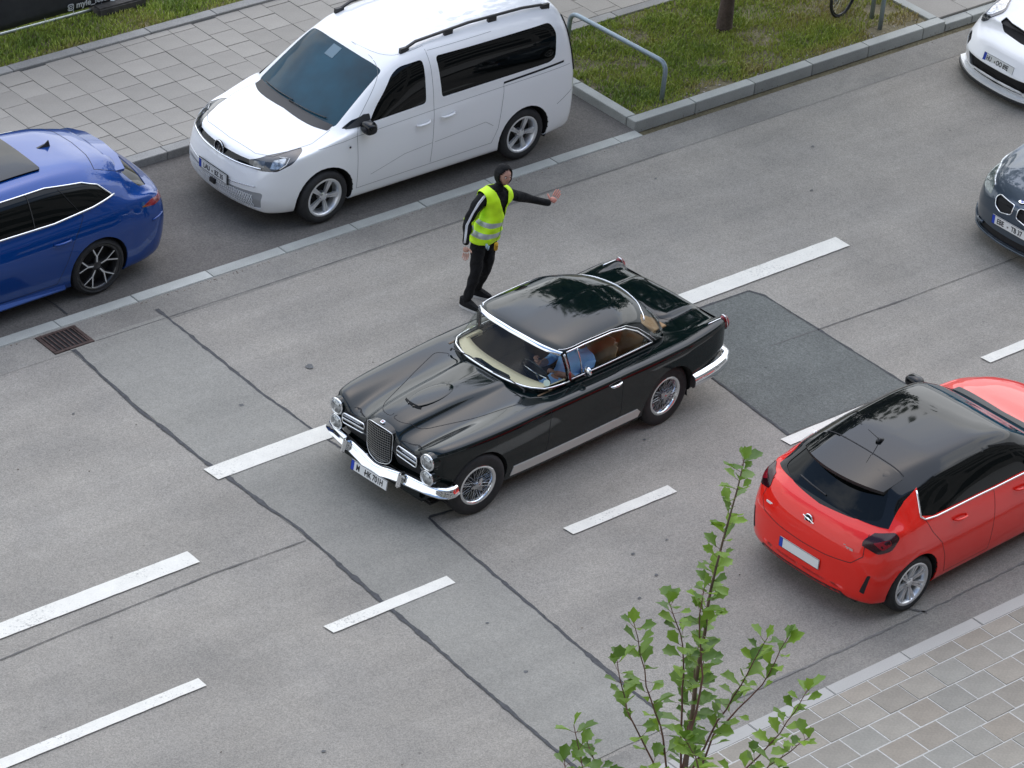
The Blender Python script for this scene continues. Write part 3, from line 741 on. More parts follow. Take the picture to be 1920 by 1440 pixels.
# paving slabs
def in_view(x, y, z=.1, mrg=45):
    d = Vector((x, y, z)) - Vector((-21.5838, -23.2295, 19.3934)); w = d.dot(_f); u = 960 + 6595.64 * d.dot(_r) / w; v = 720 - 6595.64 * d.dot(_u) / w
    return -mrg < u < 1920 + mrg and -mrg < v < 1440 + mrg
def slabs(name, label, x0, x1, y0, y1, w, ln, z, m, th=.03, gap=.006, cols='y', vis=None, seed=1):
    R2 = random.Random(seed); P_ = tag(bpy.data.objects.new(name, None), kind="structure"); COL.objects.link(P_); P_.location = (x0, y0, 0)
    cache = {}
    def mesh_for(a, b):
        k = (round(a, 3), round(b, 3))
        if k not in cache:
            bm = bmesh.new(); box(bm, -a / 2, a / 2, -b / 2, b / 2, -th, 0, .003); me = bpy.data.meshes.new("paving_slab"); bm.to_mesh(me); bm.free(); me.materials.append(m); cache[k] = me
        return cache[k]
    n = 0; u = 0.0; U, V = ((x1 - x0), (y1 - y0)) if cols == 'y' else ((y1 - y0), (x1 - x0)); i = 0
    while u < U - .02:
        ww = min(w, U - u); v = -ln * (.5 if i % 2 else .0) - R2.choice((0, 0, .25)) * ln; i += 1
        while v < V - .02:
            l2 = ln * R2.choice((1, 1, 1, 1, 1.5)) if cols == 'y' else ln
            a = max(v, 0); b = min(v + l2, V); v += l2
            if b - a < .05: continue
            cx, cy = (u + ww / 2, (a + b) / 2) if cols == 'y' else ((a + b) / 2, u + ww / 2)
            if vis and not vis(x0 + cx, y0 + cy): continue
            d = (ww - gap, b - a - gap) if cols == 'y' else (b - a - gap, ww - gap)
            o = link("paving_slab", mesh_for(*d), None, P_); o.location = (cx, cy, z + R2.uniform(-.003, .003)); o.rotation_euler = (R2.uniform(-.003, .003), R2.uniform(-.003, .003), R2.uniform(-.004, .004)); n += 1
        u += w
    print(name, n); return P_
slabs("far_pavement", "", -3.4, 6.2, 6.14, 8.60, .36, .36, .10, SLAB, vis=in_view)
slabs("far_pavement", "", 6.2, 9.4, 6.14, 8.60, .40, .40, .10, SLAB, vis=in_view, seed=5)
slabs("side_pavement", "", 10.43, 13.2, 3.81, 6.0, .55, .55, .09, SLAB, gap=.007, seed=3)
slabs("near_pavement", "", -3.2, 3.0, -8.9, -5.998, .30, .385, .104, SLABN, gap=.011, cols='x', vis=in_view, seed=4)
# ---------------------------------------------------------------- grass
def grass_mat():
    m = bpy.data.materials.new("grass_blades"); m.use_nodes = True; t = m.node_tree; b = t.nodes["Principled BSDF"]; b.inputs["Roughness"].default_value = .6
    co = t.nodes.new("ShaderNodeTexCoord"); n = t.nodes.new("ShaderNodeTexNoise"); n.inputs["Scale"].default_value = 1.6; n.inputs["Detail"].default_value = 5; t.links.new(co.outputs["Object"], n.inputs["Vector"])
    a = t.nodes.new("ShaderNodeAttribute"); a.attribute_name = "tone"; ad = t.nodes.new("ShaderNodeMath"); ad.operation = 'ADD'; t.links.new(n.outputs["Fac"], ad.inputs[0]); t.links.new(a.outputs["Fac"], ad.inputs[1])
    r = t.nodes.new("ShaderNodeValToRGB"); e = r.color_ramp.elements; e[0].position = .30; e[0].color = (.17, .25, .036, 1); e[1].position = .92; e[1].color = (.42, .34, .15, 1)
    for p, c in ((.50, (.33, .41, .055, 1)), (.66, (.36, .39, .075, 1)), (.78, (.34, .31, .08, 1))):
        q = e.new(p); q.color = c
    t.links.new(ad.outputs[0], r.inputs[0]); t.links.new(r.outputs[0], b.inputs["Base Color"]); return m
GR = grass_mat()
def grass(name, label, areas, dens, dryf, bare, z=.075, hmul=1.0):
    V = []; F = []; Tn = []
    for (x0, x1, y0, y1) in areas:
        n = int((x1 - x0) * (y1 - y0) * dens); X = rng.uniform(x0, x1, n); Y = rng.uniform(y0, y1, n)
        for x, y in zip(X, Y):
            if rng.random() < bare(x, y): continue
            cl = math.sin(x * 3.1 + 1.3 * math.sin(y * 2.3)) * math.sin(y * 4.2 + x) * .5 + .5
            h = (.026 + .045 * rng.random() * (.4 + cl)) * hmul; w = .0045 + .004 * rng.random(); a = rng.uniform(0, 6.283); ln = rng.uniform(.2, 1.0) * h
            dx_, dy_ = math.cos(a), math.sin(a); b = rng.uniform(0, 6.283); lx, ly = math.cos(b) * ln, math.sin(b) * ln; i = len(V)
            V += [(x - dx_ * w, y - dy_ * w, z), (x + dx_ * w, y + dy_ * w, z), (x + lx * .5 + dx_ * w * .7, y + ly * .5 + dy_ * w * .7, z + h * .7), (x + lx * .5 - dx_ * w * .7, y + ly * .5 - dy_ * w * .7, z + h * .7), (x + lx, y + ly, z + h)]
            F += [(i, i + 1, i + 2, i + 3), (i + 3, i + 2, i + 4)]; t = rng.normal(0, .09) + dryf(x, y) - .12 * cl + .05; Tn += [t] * 5
    o = pymesh(name, V, F, GR); at = o.data.attributes.new("tone", 'FLOAT', 'POINT'); at.data.foreach_set("value", Tn); tag(o, label, "grass", kind="stuff"); print(name, len(F)); return o
def isl_dry(x, y):
    d = .0
    if x > 8.3: d += min(.30, (x - 8.3) * .22)
    if y < 4.05: d += .15
    d += .14 * math.exp(-((x - 7.8) ** 2 + (y - 4.7) ** 2) / .25)
    return d
grass("grass", "rough green grass, straw-coloured towards the bicycle, filling the kerbed tree island", [(5.17, 10.26, 3.82, 5.98)], 4600, isl_dry, lambda x, y: .25 + (.35 if x > 9.3 else 0) + (.35 if y < 3.93 else 0) + .45 * (math.sin(x * 5.3 + 2 * y) * math.sin(y * 6.1 - x) + .5 * math.sin(x * 2.1 - y * 3.3) > .5))
grass("grass", "lush green grass strip under the banner fence", [(-1.2, 5.6, 8.77, 9.9)], 4300, lambda x, y: .12 * (y < 8.9) - .02, lambda x, y: .3 if y > 8.9 else .5, .085, 1.15)
sheet("island_soil", 5.16, 10.27, 3.81, 5.985, .078, SOIL); sheet("verge_soil", -60, 60, 8.76, 40, .08, SOIL)
# pebbles and bits along the island edge
bm = bmesh.new()
for k in range(150):
    x = rng.uniform(5.3, 10.2); y = 3.84 + abs(rng.normal(0, .16)) if k < 110 else rng.uniform(3.9, 5.6); s_ = rng.uniform(.006, .018)
    r = bmesh.ops.create_icosphere(bm, subdivisions=1, radius=s_, matrix=Matrix.Translation((x, y, .084)) @ Matrix.Diagonal((1, rng.uniform(.6, 1), .5, 1)))
o = obj("pebbles", bm, mat("pebble", (.40, .36, .32), .8, noise=(9, .4))); tag(o, "small pale pebbles scattered along the inner edge of the grass island", "pebbles", kind="stuff")
# litter / leaf crumbs along the gutter
bm = bmesh.new()
for k in range(260):
    c = rng.random()
    if c < .4: x, y = rng.uniform(-4, 5), 3.47 - abs(rng.normal(0, .03))
    elif c < .7: x, y = rng.uniform(5, 11), 3.64 - abs(rng.normal(0, .08))
    else: x, y = rng.uniform(-9, 6), rng.uniform(-5.4, 3.2)
    s_ = rng.uniform(.004, .011); bmesh.ops.create_icosphere(bm, subdivisions=1, radius=s_, matrix=Matrix.Translation((x, y, .006)) @ Matrix.Diagonal((1, rng.uniform(.5, 1), .4, 1)))
o = obj("grit", bm, mat("grit", (.16, .13, .10), .9, noise=(7, .6))); tag(o, "fine brown grit and leaf crumbs lying along the gutters and on the tarmac", "grit", kind="stuff")
# ---------------------------------------------------------------- drain
Dr = tag(empty("storm_drain", (-3.46, 3.255, 0)), "rusty square street drain grate set in the gutter at the left", "drain grate")
bm = bmesh.new()
for a in ((-.25, .25, .155, .195), (-.25, .25, -.195, -.155), (-.25, -.205, -.155, .155), (.205, .25, -.155, .155)): box(bm, *a, -.01, .016, .003)
obj("frame", bm, RUST, Dr)
bm = bmesh.new(); box(bm, -.205, .205, -.155, .155, .0045, .0075); obj("pit", bm, BLACK, Dr)
for k in range(8):
    bm = bmesh.new(); x = -.185 + k * .053; box(bm, x - .011, x + .011, -.155, .155, .008, .018, .003); obj("grate_bar", bm, RUST, Dr)
# ---------------------------------------------------------------- steel hoops
STEEL = mat("galvanised_steel", (.27, .33, .37), .42, .45, noise=([3, 40], .2))
def hoop(pts, r, label):
    bm = bmesh.new(); fine = []; P_ = [Vector(p) for p in pts]
    for i, p in enumerate(P_):
        if 0 < i < len(P_) - 1:
            a = (P_[i - 1] - p).normalized() * .14; b = (P_[i + 1] - p).normalized() * .14
            for t in np.linspace(0, 1, 7): fine.append((p + a) * (1 - t) ** 2 + p * 2 * t * (1 - t) + (p + b) * t * t)
        else: fine.append(p)
    tube(bm, fine, r, 14); o = obj("hoop_barrier", bm, STEEL, None, True); tag(o, label, "barrier"); return o
hoop([(5.69, 3.94, .03), (5.71, 3.94, .60), (5.72, 5.72, .54), (5.72, 5.74, .03)], .03, "low bent steel hoop barrier on the grass behind the white van")
hoop([(9.54, 3.99, .03), (9.54, 3.99, .85), (9.60, 4.85, .85), (9.60, 4.85, .03)], .03, "steel bicycle hoop on the grass island, the one nearer the kerb")["group"] = "bicycle hoops on the island"
hoop([(9.68, 4.28, .03), (9.68, 4.28, .85), (9.74, 5.14, .85), (9.74, 5.14, .03)], .03, "steel bicycle hoop on the grass island, the one just beside the bicycle wheel")["group"] = "bicycle hoops on the island"
# ---------------------------------------------------------------- bicycle
Bk = tag(empty("bicycle", (9.36, 4.52, .08), math.radians(14)), "black bicycle leaning by the steel hoops, only its front wheel reaching into the photo", "bicycle")
def bwheel(x):
    R = .34; bm = bmesh.new(); prof = [(R - .018 + .018 * math.cos(a), .018 * math.sin(a)) for a in np.linspace(0, 2 * PI, 9)[:-1]]; lathe_y(bm, prof, 48, close=True)
    w = obj("wheel", bm, RUB, Bk, True, loc=(x, 0, R))
    bm = bmesh.new(); lathe_y(bm, [(R - .036, -.012), (R - .05, -.01), (R - .05, .01), (R - .036, .012)], 48, close=True); obj("rim", bm, GLOSSB, w, True)
    bm = bmesh.new()
    for k in range(28): a = 2 * PI * k / 28; tube(bm, [(.018 * math.cos(a + .8), .02 * (-1) ** k, .018 * math.sin(a + .8)), ((R - .05) * math.cos(a), 0, (R - .05) * math.sin(a))], .001, 3, False)
    obj("spokes", bm, ALU, w)
bwheel(0); bwheel(1.04)
bm = bmesh.new()
for a, b in (((0, 0, .34), (.22, 0, .86)), ((.22, 0, .80), (.68, 0, .78)), ((.20, 0, .72), (.60, 0, .30)), ((.60, 0, .30), (.72, 0, .86)), ((.60, 0, .30), (1.04, 0, .34)), ((.70, 0, .76), (1.04, 0, .34)), ((.22, 0, .86), (.25, 0, .98))): tube(bm, [a, b], .016, 8)
obj("frame", bm, mat("bike_frame", (.02, .02, .025), .4), Bk, True)
bm = bmesh.new(); tube(bm, [(.30, -.28, 1.0), (.24, -.1, 1.0), (.24, .1, 1.0), (.30, .28, 1.0)], .012, 8); obj("handlebar", bm, PLAST, Bk, True)
bm = bmesh.new(); box(bm, .62, .88, -.06, .06, .90, .94, .015); obj("saddle", bm, PLAST, Bk, True)
# ---------------------------------------------------------------- banner fence
FZ = tag(empty("banner_fence", (-2.0, 9.47, .0), 0), "site fence panel covered with a black printed banner at the top left", "fence")
PIPE = mat("fence_pipe", (.34, .38, .38), .4, .6, noise=(10, .2))
bm = bmesh.new()
for a, b in (((0, 0, .14), (3.42, 0, .14)), ((3.42, 0, .06), (3.42, 0, 2.0)), ((0, 0, .06), (0, 0, 2.0)), ((0, 0, 2.0), (3.42, 0, 2.0))): tube(bm, [a, b], .019, 8)
obj("pipe_frame", bm, PIPE, FZ, True)
BAN = mat("banner_cloth", (.022, .023, .025), .7, noise=([.8, 12], .35), bump=(3, .3, .02))
vs = []; fs = []; nx_, nz_ = 40, 20
for i in range(nx_ + 1):
    for j in range(nz_ + 1):
        x = .04 + 3.33 * i / nx_; z = .20 + 1.78 * j / nz_; vs.append((x, -.026 - .012 * math.sin(x * 4 + z * 2) * math.sin(z * 3) - .004 * math.sin(x * 11), z))
for i in range(nx_):
    for j in range(nz_): a = i * (nz_ + 1) + j; fs.append((a, a + nz_ + 1, a + nz_ + 2, a + 1))
bo = pymesh("banner", vs, fs, BAN, FZ, True); sm = bo.modifiers.new("t", 'SOLIDIFY'); sm.thickness = .003
PT = mat("banner_print", (.55, .56, .56), .6)
me = text_mesh("myle_festival", .115, 1.0, .0008, .003, 'LEFT'); link("lettering", me, PT, bo, loc=(2.85, -.048, .285), rot=(PI / 2, 0, 0))
bm = bmesh.new(); tube(bm, [(u, 0, v) for u, v in rpoly([(-.04, -.04), (.04, -.04), (.04, .04), (-.04, .04)], .022)] + [(-.018, 0, -.04)], .0055, 5, False); tube(bm, [(.019 * math.cos(a), 0, .019 * math.sin(a)) for a in np.linspace(0, 2 * PI, 15)], .005, 5, False); bmesh.ops.create_uvsphere(bm, u_segments=8, v_segments=6, radius=.006, matrix=Matrix.Translation((.024, 0, .024)))
obj("camera_symbol", bm, PT, bo, loc=(2.77, -.046, .275))
for x in np.arange(.3, 3.3, .42):
    bm = bmesh.new(); tube(bm, [(x, -.028, .215), (x + .01, -.03, .175), (x, .0, .135)], .004, 5); obj("cable_tie", bm, PW, FZ)
FZ2 = tag(empty("mesh_fence", (1.50, 9.47, 0), 0), "open steel mesh fence panel continuing right of the black banner", "fence")
bm = bmesh.new()
for a, b in (((0, 0, .14), (3.42, 0, .14)), ((3.42, 0, .06), (3.42, 0, 2.0)), ((0, 0, .06), (0, 0, 2.0)), ((0, 0, 2.0), (3.42, 0, 2.0))): tube(bm, [a, b], .019, 8)
obj("pipe_frame", bm, PIPE, FZ2, True)
bm = bmesh.new()
for k in range(1, 34): tube(bm, [(k * .1, 0, .14), (k * .1, 0, 2.0)], .002, 4, False)
for k in range(1, 9): tube(bm, [(0, 0, .14 + k * .22), (3.42, 0, .14 + k * .22)], .002, 4, False)
obj("wire_mesh", bm, PIPE, FZ2)
FT = tag(empty("fence_foot", (1.47, 9.42, .08)), "dark concrete fence foot with pale lugs lying in the grass", "fence foot")
bm = bmesh.new(); box(bm, -.36, .36, -.12, .12, 0, .13, .02); obj("block", bm, mat("dark_concrete", (.06, .055, .05), .9, noise=(14, .3)), FT, True, angle=40)
for x in (-.06, .12, .27):
    bm = bmesh.new(); bmesh.ops.create_uvsphere(bm, u_segments=10, v_segments=6, radius=.036)
    for v in bm.verts: v.co.z *= .35
    obj("lug", bm, PW if x > 0 else PIPE, FT, True, loc=(x, .03, .132))
# ---------------------------------------------------------------- trees
def leaf_mat(name, c1, c2, tr=.35):
    m = bpy.data.materials.new(name); m.use_nodes = True; t = m.node_tree; t.nodes.clear(); o = t.nodes.new("ShaderNodeOutputMaterial"); d = t.nodes.new("ShaderNodeBsdfPrincipled"); d.inputs["Roughness"].default_value = .45
    tl = t.nodes.new("ShaderNodeBsdfTranslucent"); ms = t.nodes.new("ShaderNodeMixShader"); ms.inputs[0].default_value = tr
    oi = t.nodes.new("ShaderNodeObjectInfo"); co = t.nodes.new("ShaderNodeTexCoord"); n = t.nodes.new("ShaderNodeTexNoise"); n.inputs["Scale"].default_value = 3.0; t.links.new(co.outputs["Object"], n.inputs["Vector"])
    ad = t.nodes.new("ShaderNodeMath"); ad.operation = 'MULTIPLY_ADD'; ad.inputs[1].default_value = .45; t.links.new(n.outputs["Fac"], ad.inputs[0]); 
    sc_ = t.nodes.new("ShaderNodeMath"); sc_.operation = 'MULTIPLY'; sc_.inputs[1].default_value = .75; t.links.new(oi.outputs["Random"], sc_.inputs[0]); t.links.new(sc_.outputs[0], ad.inputs[2])
    mx_ = t.nodes.new("ShaderNodeMix"); mx_.data_type = 'RGBA'; mx_.inputs[6].default_value = (*c1, 1); mx_.inputs[7].default_value = (*c2, 1); t.links.new(ad.outputs[0], mx_.inputs[0])
    t.links.new(mx_.outputs[2], d.inputs["Base Color"]); t.links.new(mx_.outputs[2], tl.inputs[0]); t.links.new(d.outputs[0], ms.inputs[1]); t.links.new(tl.outputs[0], ms.inputs[2]); t.links.new(ms.outputs[0], o.inputs[0]); return m
BARK = mat("bark", (.085, .06, .05), .9, noise=([6, 40], .4), bump=(25, .8, .02))
CROWN = leaf_mat("crown_leaves", (.03, .06, .015), (.08, .12, .02))
def crown_mesh(rad, h, n=9000, seed=3):
    g = np.random.default_rng(seed); cl = []
    for k in range(70):
        d = g.normal(size=3); d /= np.linalg.norm(d); r = g.uniform(.35, 1.0) ** .6; cl.append((d * np.array([rad, rad, h]) * r, g.uniform(.35, .75)))
    V = []; F = []
    for k in range(n):
        c, s = cl[g.integers(len(cl))]; p = c + g.normal(size=3) * s * .5; a = g.normal(size=3); a /= np.linalg.norm(a); b = np.cross(a, g.normal(size=3)); b /= np.linalg.norm(b); q = g.uniform(.06, .13); i = len(V)
        V += [tuple(p - a * q), tuple(p + b * q * .6), tuple(p + a * q), tuple(p - b * q * .6)]; F.append((i, i + 1, i + 2, i + 3))
    me = bpy.data.meshes.new("crown"); me.from_pydata(V, [], F); me.materials.append(CROWN); return me
CM = crown_mesh(1.9, 2.5)
def tree(x, y, hgt, label, first=False, s=1.0, z=.08):
    T = tag(empty("street_tree", (x, y, z)), label, "tree", None if first else "street trees beyond the pavement")
    bm = bmesh.new(); R2 = random.Random(int(x * 10)); pts = [Vector((0, 0, -.05)), Vector((0, 0, .06)), Vector((.005, 0, .5)), Vector((.02, .01, 1.5)), Vector((.05, .03, hgt * .45)), Vector((.0, .05, hgt * .8))]
    tube(bm, pts, [.125 * s, .105 * s, .088 * s, .078 * s, .06 * s, .02 * s], 14)
    for k in range(9):
        a = k * 2.4; z0 = hgt * (.36 + .045 * k); tube(bm, [(0.03, .02, z0), (math.cos(a) * .6, math.sin(a) * .6, z0 + .55), (math.cos(a) * 1.3, math.sin(a) * 1.3, z0 + 1.0)], [.035, .022, .008], 6)
    obj("trunk", bm, BARK, T, True)
    c = link("crown", CM, None, T, loc=(0, 0, hgt * .70)); c.scale = (s * 1.55, s * 1.55, s * 1.35); c.rotation_euler = (0, 0, x)
    return T
tree(7.75, 5.02, 7.6, "street tree on the grass island, only its grey-brown trunk foot in the photo", True)
# ---------------------------------------------------------------- sapling in the foreground
SL = leaf_mat("sapling_leaf", (.045, .11, .015), (.23, .37, .035), .35)
SB = mat("sapling_bark", (.13, .085, .06), .7, noise=([8, 40], .3)); SB2 = mat("sapling_twig", (.12, .05, .035), .6, noise=(12, .3))
def leaf_mesh(seed):
    g = random.Random(seed); ang = [-128, -100, -72, -52, -36, -18, 0, 18, 36, 52, 72, 100, 128]; rad = [.56, .76, .70, .92, .79, .84, 1.05, .82, .79, .92, .70, .76, .56]
    pts = [(0, -.06)]
    for i, (a, r) in enumerate(zip(ang, rad)):
        r *= g.uniform(.9, 1.08); a = math.radians(a + g.uniform(-4, 4)); pts.append((math.sin(a) * r * .07, .02 + math.cos(a) * r * .07))
    V = [(0, .018, -.004)] + [(x, y, .25 * abs(x) + 1.6 * x * x + (.05 if i % 2 else .0) * abs(x) - 3.2 * (y - .02) ** 2 * (y > 0) + g.uniform(-.004, .004)) for i, (x, y) in enumerate(pts)]; n = len(pts)
    F = [(0, 1 + i, 1 + (i + 1) % n) for i in range(n)]
    me = bpy.data.meshes.new("leaf"); me.from_pydata(V, [], F); me.materials.append(SL); me.polygons.foreach_set("use_smooth", [True] * len(F)); return me
LMS = [leaf_mesh(k) for k in range(5)]
SP = tag(empty("young_tree", (-5.9, -8.7, .09)), "slender young tree with fresh lobed leaves rising in the foreground at the bottom", "tree")
g = random.Random(21)
def spath(pts):
    P_ = [Vector(p) - Vector((-5.9, -8.7, .09)) for p in pts]; out_ = []
    for i in range(len(P_) - 1):
        for t in (0, .25, .5, .75): out_.append(P_[i].lerp(P_[i + 1], t) + Vector((g.uniform(-.008, .008), g.uniform(-.008, .008), 0)))
    out_.append(P_[-1]); return out_
nleaf = 0; extra = []
def leaf_at(p, d, s):
    global nleaf
    if nleaf >= 298:
        extra.append((p, d, s)); return
    o = link("leaf", LMS[g.randrange(5)], None, SP); nleaf += 1
    d = (Vector(d).normalized() + Vector((0, 0, g.uniform(-.25, .45)))).normalized()
    up = Vector((g.uniform(-.45, .45), g.uniform(-.45, .45), 1)); xax = d.cross(up).normalized(); zz = xax.cross(d).normalized()
    o.matrix_local = Matrix.Translation(p + d * .035) @ Matrix((xax, d, zz)).transposed().to_4x4() @ Matrix.Diagonal((s, s, s, 1))
def branch(pts, r0, r1, n, name="branch", s0=.58, s1=1.22, m=SB2, tstart=.25):
    n = int(n * 1.6)
    P_ = spath(pts); bm = bmesh.new(); k = len(P_); tube(bm, P_, [r0 + (r1 - r0) * i / (k - 1) for i in range(k)], 7); b = obj(name, bm, m, SP, True)
    bt = bmesh.new()
    for i in range(n):
        t = tstart + (1 - tstart) * (i + .5) / n; u = t * (k - 1); j = min(k - 2, int(u)); p = P_[j].lerp(P_[j + 1], u - j); a = i * 2.4 + g.uniform(-.5, .5)
        for q in range(2 if t < .93 else 3):
            aa = a + q * 2.6 + g.uniform(-.4, .4); d = Vector((math.cos(aa), math.sin(aa), g.uniform(.2, .9))); L_ = g.uniform(.02, .07)
            e = p + d.normalized() * L_; tube(bt, [p, e], .0022, 3, False); leaf_at(e, d, g.uniform(s0, s1) * (.8 if t > .9 and q < 2 else 1))
    leaf_at(P_[-1], (g.uniform(-.3, .3), g.uniform(-.3, .3), 1), .9)
    obj("leaf_stalks", bt, SB2, b)["kind"] = "stuff"
B0 = (-5.9, -8.7, .09)
branch([B0, (-5.92, -8.7, 2.0), (-5.93, -8.7, 3.3), (-5.93, -8.7, 4.2), (-5.88, -8.7, 4.95), (-5.74, -8.7, 5.84)], .028, .005, 19, "trunk", .7, 1.15, SB, .52)
for pts, n in (([(-5.92, -8.7, 2.2), (-6.25, -8.75, 3.2), (-6.62, -8.7, 3.95), (-6.80, -8.7, 4.5)], 8), ([(-5.93, -8.7, 2.4), (-6.1, -8.6, 3.4), (-6.45, -8.7, 4.1), (-6.62, -8.65, 4.72)], 7), ([(-5.93, -8.7, 2.7), (-6.0, -8.65, 3.7), (-6.18, -8.75, 4.4), (-6.38, -8.75, 4.86)], 8), ([(-5.93, -8.7, 3.3), (-6.02, -8.85, 4.1), (-6.1, -8.8, 4.6), (-6.14, -8.85, 4.95)], 5),
               ([(-5.92, -8.7, 2.6), (-5.55, -8.6, 3.2), (-5.2, -8.7, 3.6), (-4.98, -8.7, 3.95)], 6), ([(-5.92, -8.7, 2.1), (-5.3, -8.65, 2.7), (-4.9, -8.7, 3.0), (-4.66, -8.7, 3.33)], 8), ([(-5.93, -8.7, 2.9), (-5.75, -8.75, 3.4), (-5.55, -8.8, 3.8), (-5.38, -8.85, 4.2)], 8), ([(-5.92, -8.7, 2.1), (-6.5, -8.8, 2.8), (-7.0, -8.75, 3.4), (-7.16, -8.7, 4.05)], 6),
               ([(-5.92, -8.7, 2.3), (-5.6, -8.9, 2.7), (-5.2, -8.9, 2.95), (-4.85, -8.95, 3.1)], 7), ([(-5.92, -8.7, 2.5), (-5.98, -8.95, 3.1), (-6.15, -9.0, 3.5), (-6.3, -9.0, 3.75)], 7), ([(-5.92, -8.7, 2.4), (-5.7, -8.5, 3.0), (-5.55, -8.4, 3.4), (-5.5, -8.35, 3.8)], 7), ([(-5.92, -8.7, 2.1), (-6.3, -8.5, 2.7), (-6.55, -8.45, 3.1), (-6.7, -8.4, 3.5)], 5),
               ([(-5.92, -8.7, 2.6), (-5.85, -8.6, 3.2), (-5.78, -8.55, 3.6), (-5.75, -8.5, 4.1)], 7), ([(-5.92, -8.7, 2.0), (-5.5, -8.8, 2.4), (-5.3, -9.0, 2.7), (-5.2, -9.05, 2.9)], 6), ([(-5.92, -8.7, 2.0), (-6.8, -8.6, 2.7), (-7.0, -8.55, 3.2), (-7.02, -8.5, 3.55)], 4)):
    branch(pts, .0105, .003, n)
V = []; F = []
for p, d, s in extra:
    d = (Vector(d).normalized() + Vector((0, 0, g.uniform(-.25, .45)))).normalized(); up = Vector((g.uniform(-.45, .45), g.uniform(-.45, .45), 1)); xax = d.cross(up).normalized(); zz = xax.cross(d).normalized()
    me = LMS[g.randrange(5)]; i0 = len(V); M3 = Matrix((xax, d, zz)).transposed()
    V += [tuple(p + d * .035 + M3 @ (v.co * s)) for v in me.vertices]; F += [tuple(i0 + i for i in q.vertices) for q in me.polygons]
if V: pymesh("leaves", V, F, SL, SP, True)["kind"] = "stuff"
print("leaves", nleaf, len(extra))

# ---------------------------------------------------------------- the building the street is seen from (itself out of view, added for its shade and reflections)
OB = tag(empty("unseen_office_building", (0, -29.5, 0)), "unseen dark fronted office building lining the near pavement across the street from the grass island", "building")
FAC = mat("facade_panel", (.22, .21, .20), .7, noise=(.6, .2)); OG = mat("office_glass", (.01, .013, .016), .08)
bm = bmesh.new(); box(bm, -70, 70, -5, 5, 0, 26); obj("wall", bm, FAC, OB)
wm = None
for r_ in range(6):
    for c_ in range(23):
        if wm is None:
            bm = bmesh.new(); box(bm, -2.1, 2.1, -.03, .03, -1.1, 1.1); o = obj("window", bm, OG, OB); wm = o.data
            bm = bmesh.new(); box(bm, -2.2, 2.2, -.02, .02, -1.2, -1.1); fo = obj("sill", bm, KERBD, o); fm = fo.data
        else: o = link("window", wm, None, OB)
        o.location = (-66 + c_ * 6, 5.04, 2.6 + r_ * 4.1)
# ================================================================ CARS (local frame: x from the front axle towards the tail, y across, z up)
def mirror_unit(parent, x, y, z, m, sg, L_=.11, H=.13, Wd=.22, name="wing_mirror"):
    bm = bmesh.new(); bmesh.ops.create_uvsphere(bm, u_segments=14, v_segments=9, radius=.5)
    for v in bm.verts: v.co = Vector((math.copysign(abs(v.co.x * 2) ** .6, v.co.x) * L_ * .6, math.copysign(abs(v.co.y * 2) ** .7, v.co.y) * Wd * .5, math.copysign(abs(v.co.z * 2) ** .7, v.co.z) * H * .5))
    bmesh.ops.translate(bm, verts=bm.verts, vec=(x, y + sg * Wd * .45, z))
    tube(bm, [(x + .03, y - sg * .06, z - H * .5), (x + .02, y + sg * .05, z - H * .35), (x + .01, y + sg * .1, z - H * .1)], [.03, .028, .03], 8)
    return obj(name, bm, m, parent, True)
def door_handle(B, parent, x, z, m, L_=.2, sg=-1, rise=.012):
    h, n = B.hit('side', x, z, sg)
    bm = bmesh.new(); P = [h + Vector((-L_ / 2, sg * .002, -.006)), h + Vector((-L_ / 2 + .03, sg * .034, -.004)), h + Vector((0, sg * .042, 0)), h + Vector((L_ / 2 - .03, sg * .034, .006)), h + Vector((L_ / 2, sg * .002, .008))]
    tube(bm, P, [.010, .015, .016, .015, .010], 8, True, 1.0); return obj("door_handle", bm, m, parent, True)
def disc(parent, name, m, loc, r, face='x', th=.012, seg=24, dome=0.0, ring=None):
    bm = bmesh.new(); pr = [(r, 0), (r * .98, -th), (r * .7, -th - dome * .6), (r * .35, -th - dome * .92), (0, -th - dome)] if dome else [(r, 0), (r, -th), (0, -th)]
    lathe_y(bm, pr, seg)
    if ring:
        pass
    return obj(name, bm, m, parent, True, loc=loc, rot=(0, 0, -PI / 2 if face == 'x' else (PI / 2 if face == '-x' else 0)), angle=50)
def ringobj(parent, name, m, loc, r, t, face='x', seg=28):
    bm = bmesh.new(); prof = [(r + t * math.cos(a), t * math.sin(a)) for a in np.linspace(0, 2 * PI, 9)[:-1]]
    lathe_y(bm, prof, seg, close=True); return obj(name, bm, m, parent, True, loc=loc, rot=(0, 0, -PI / 2 if face == 'x' else PI / 2))

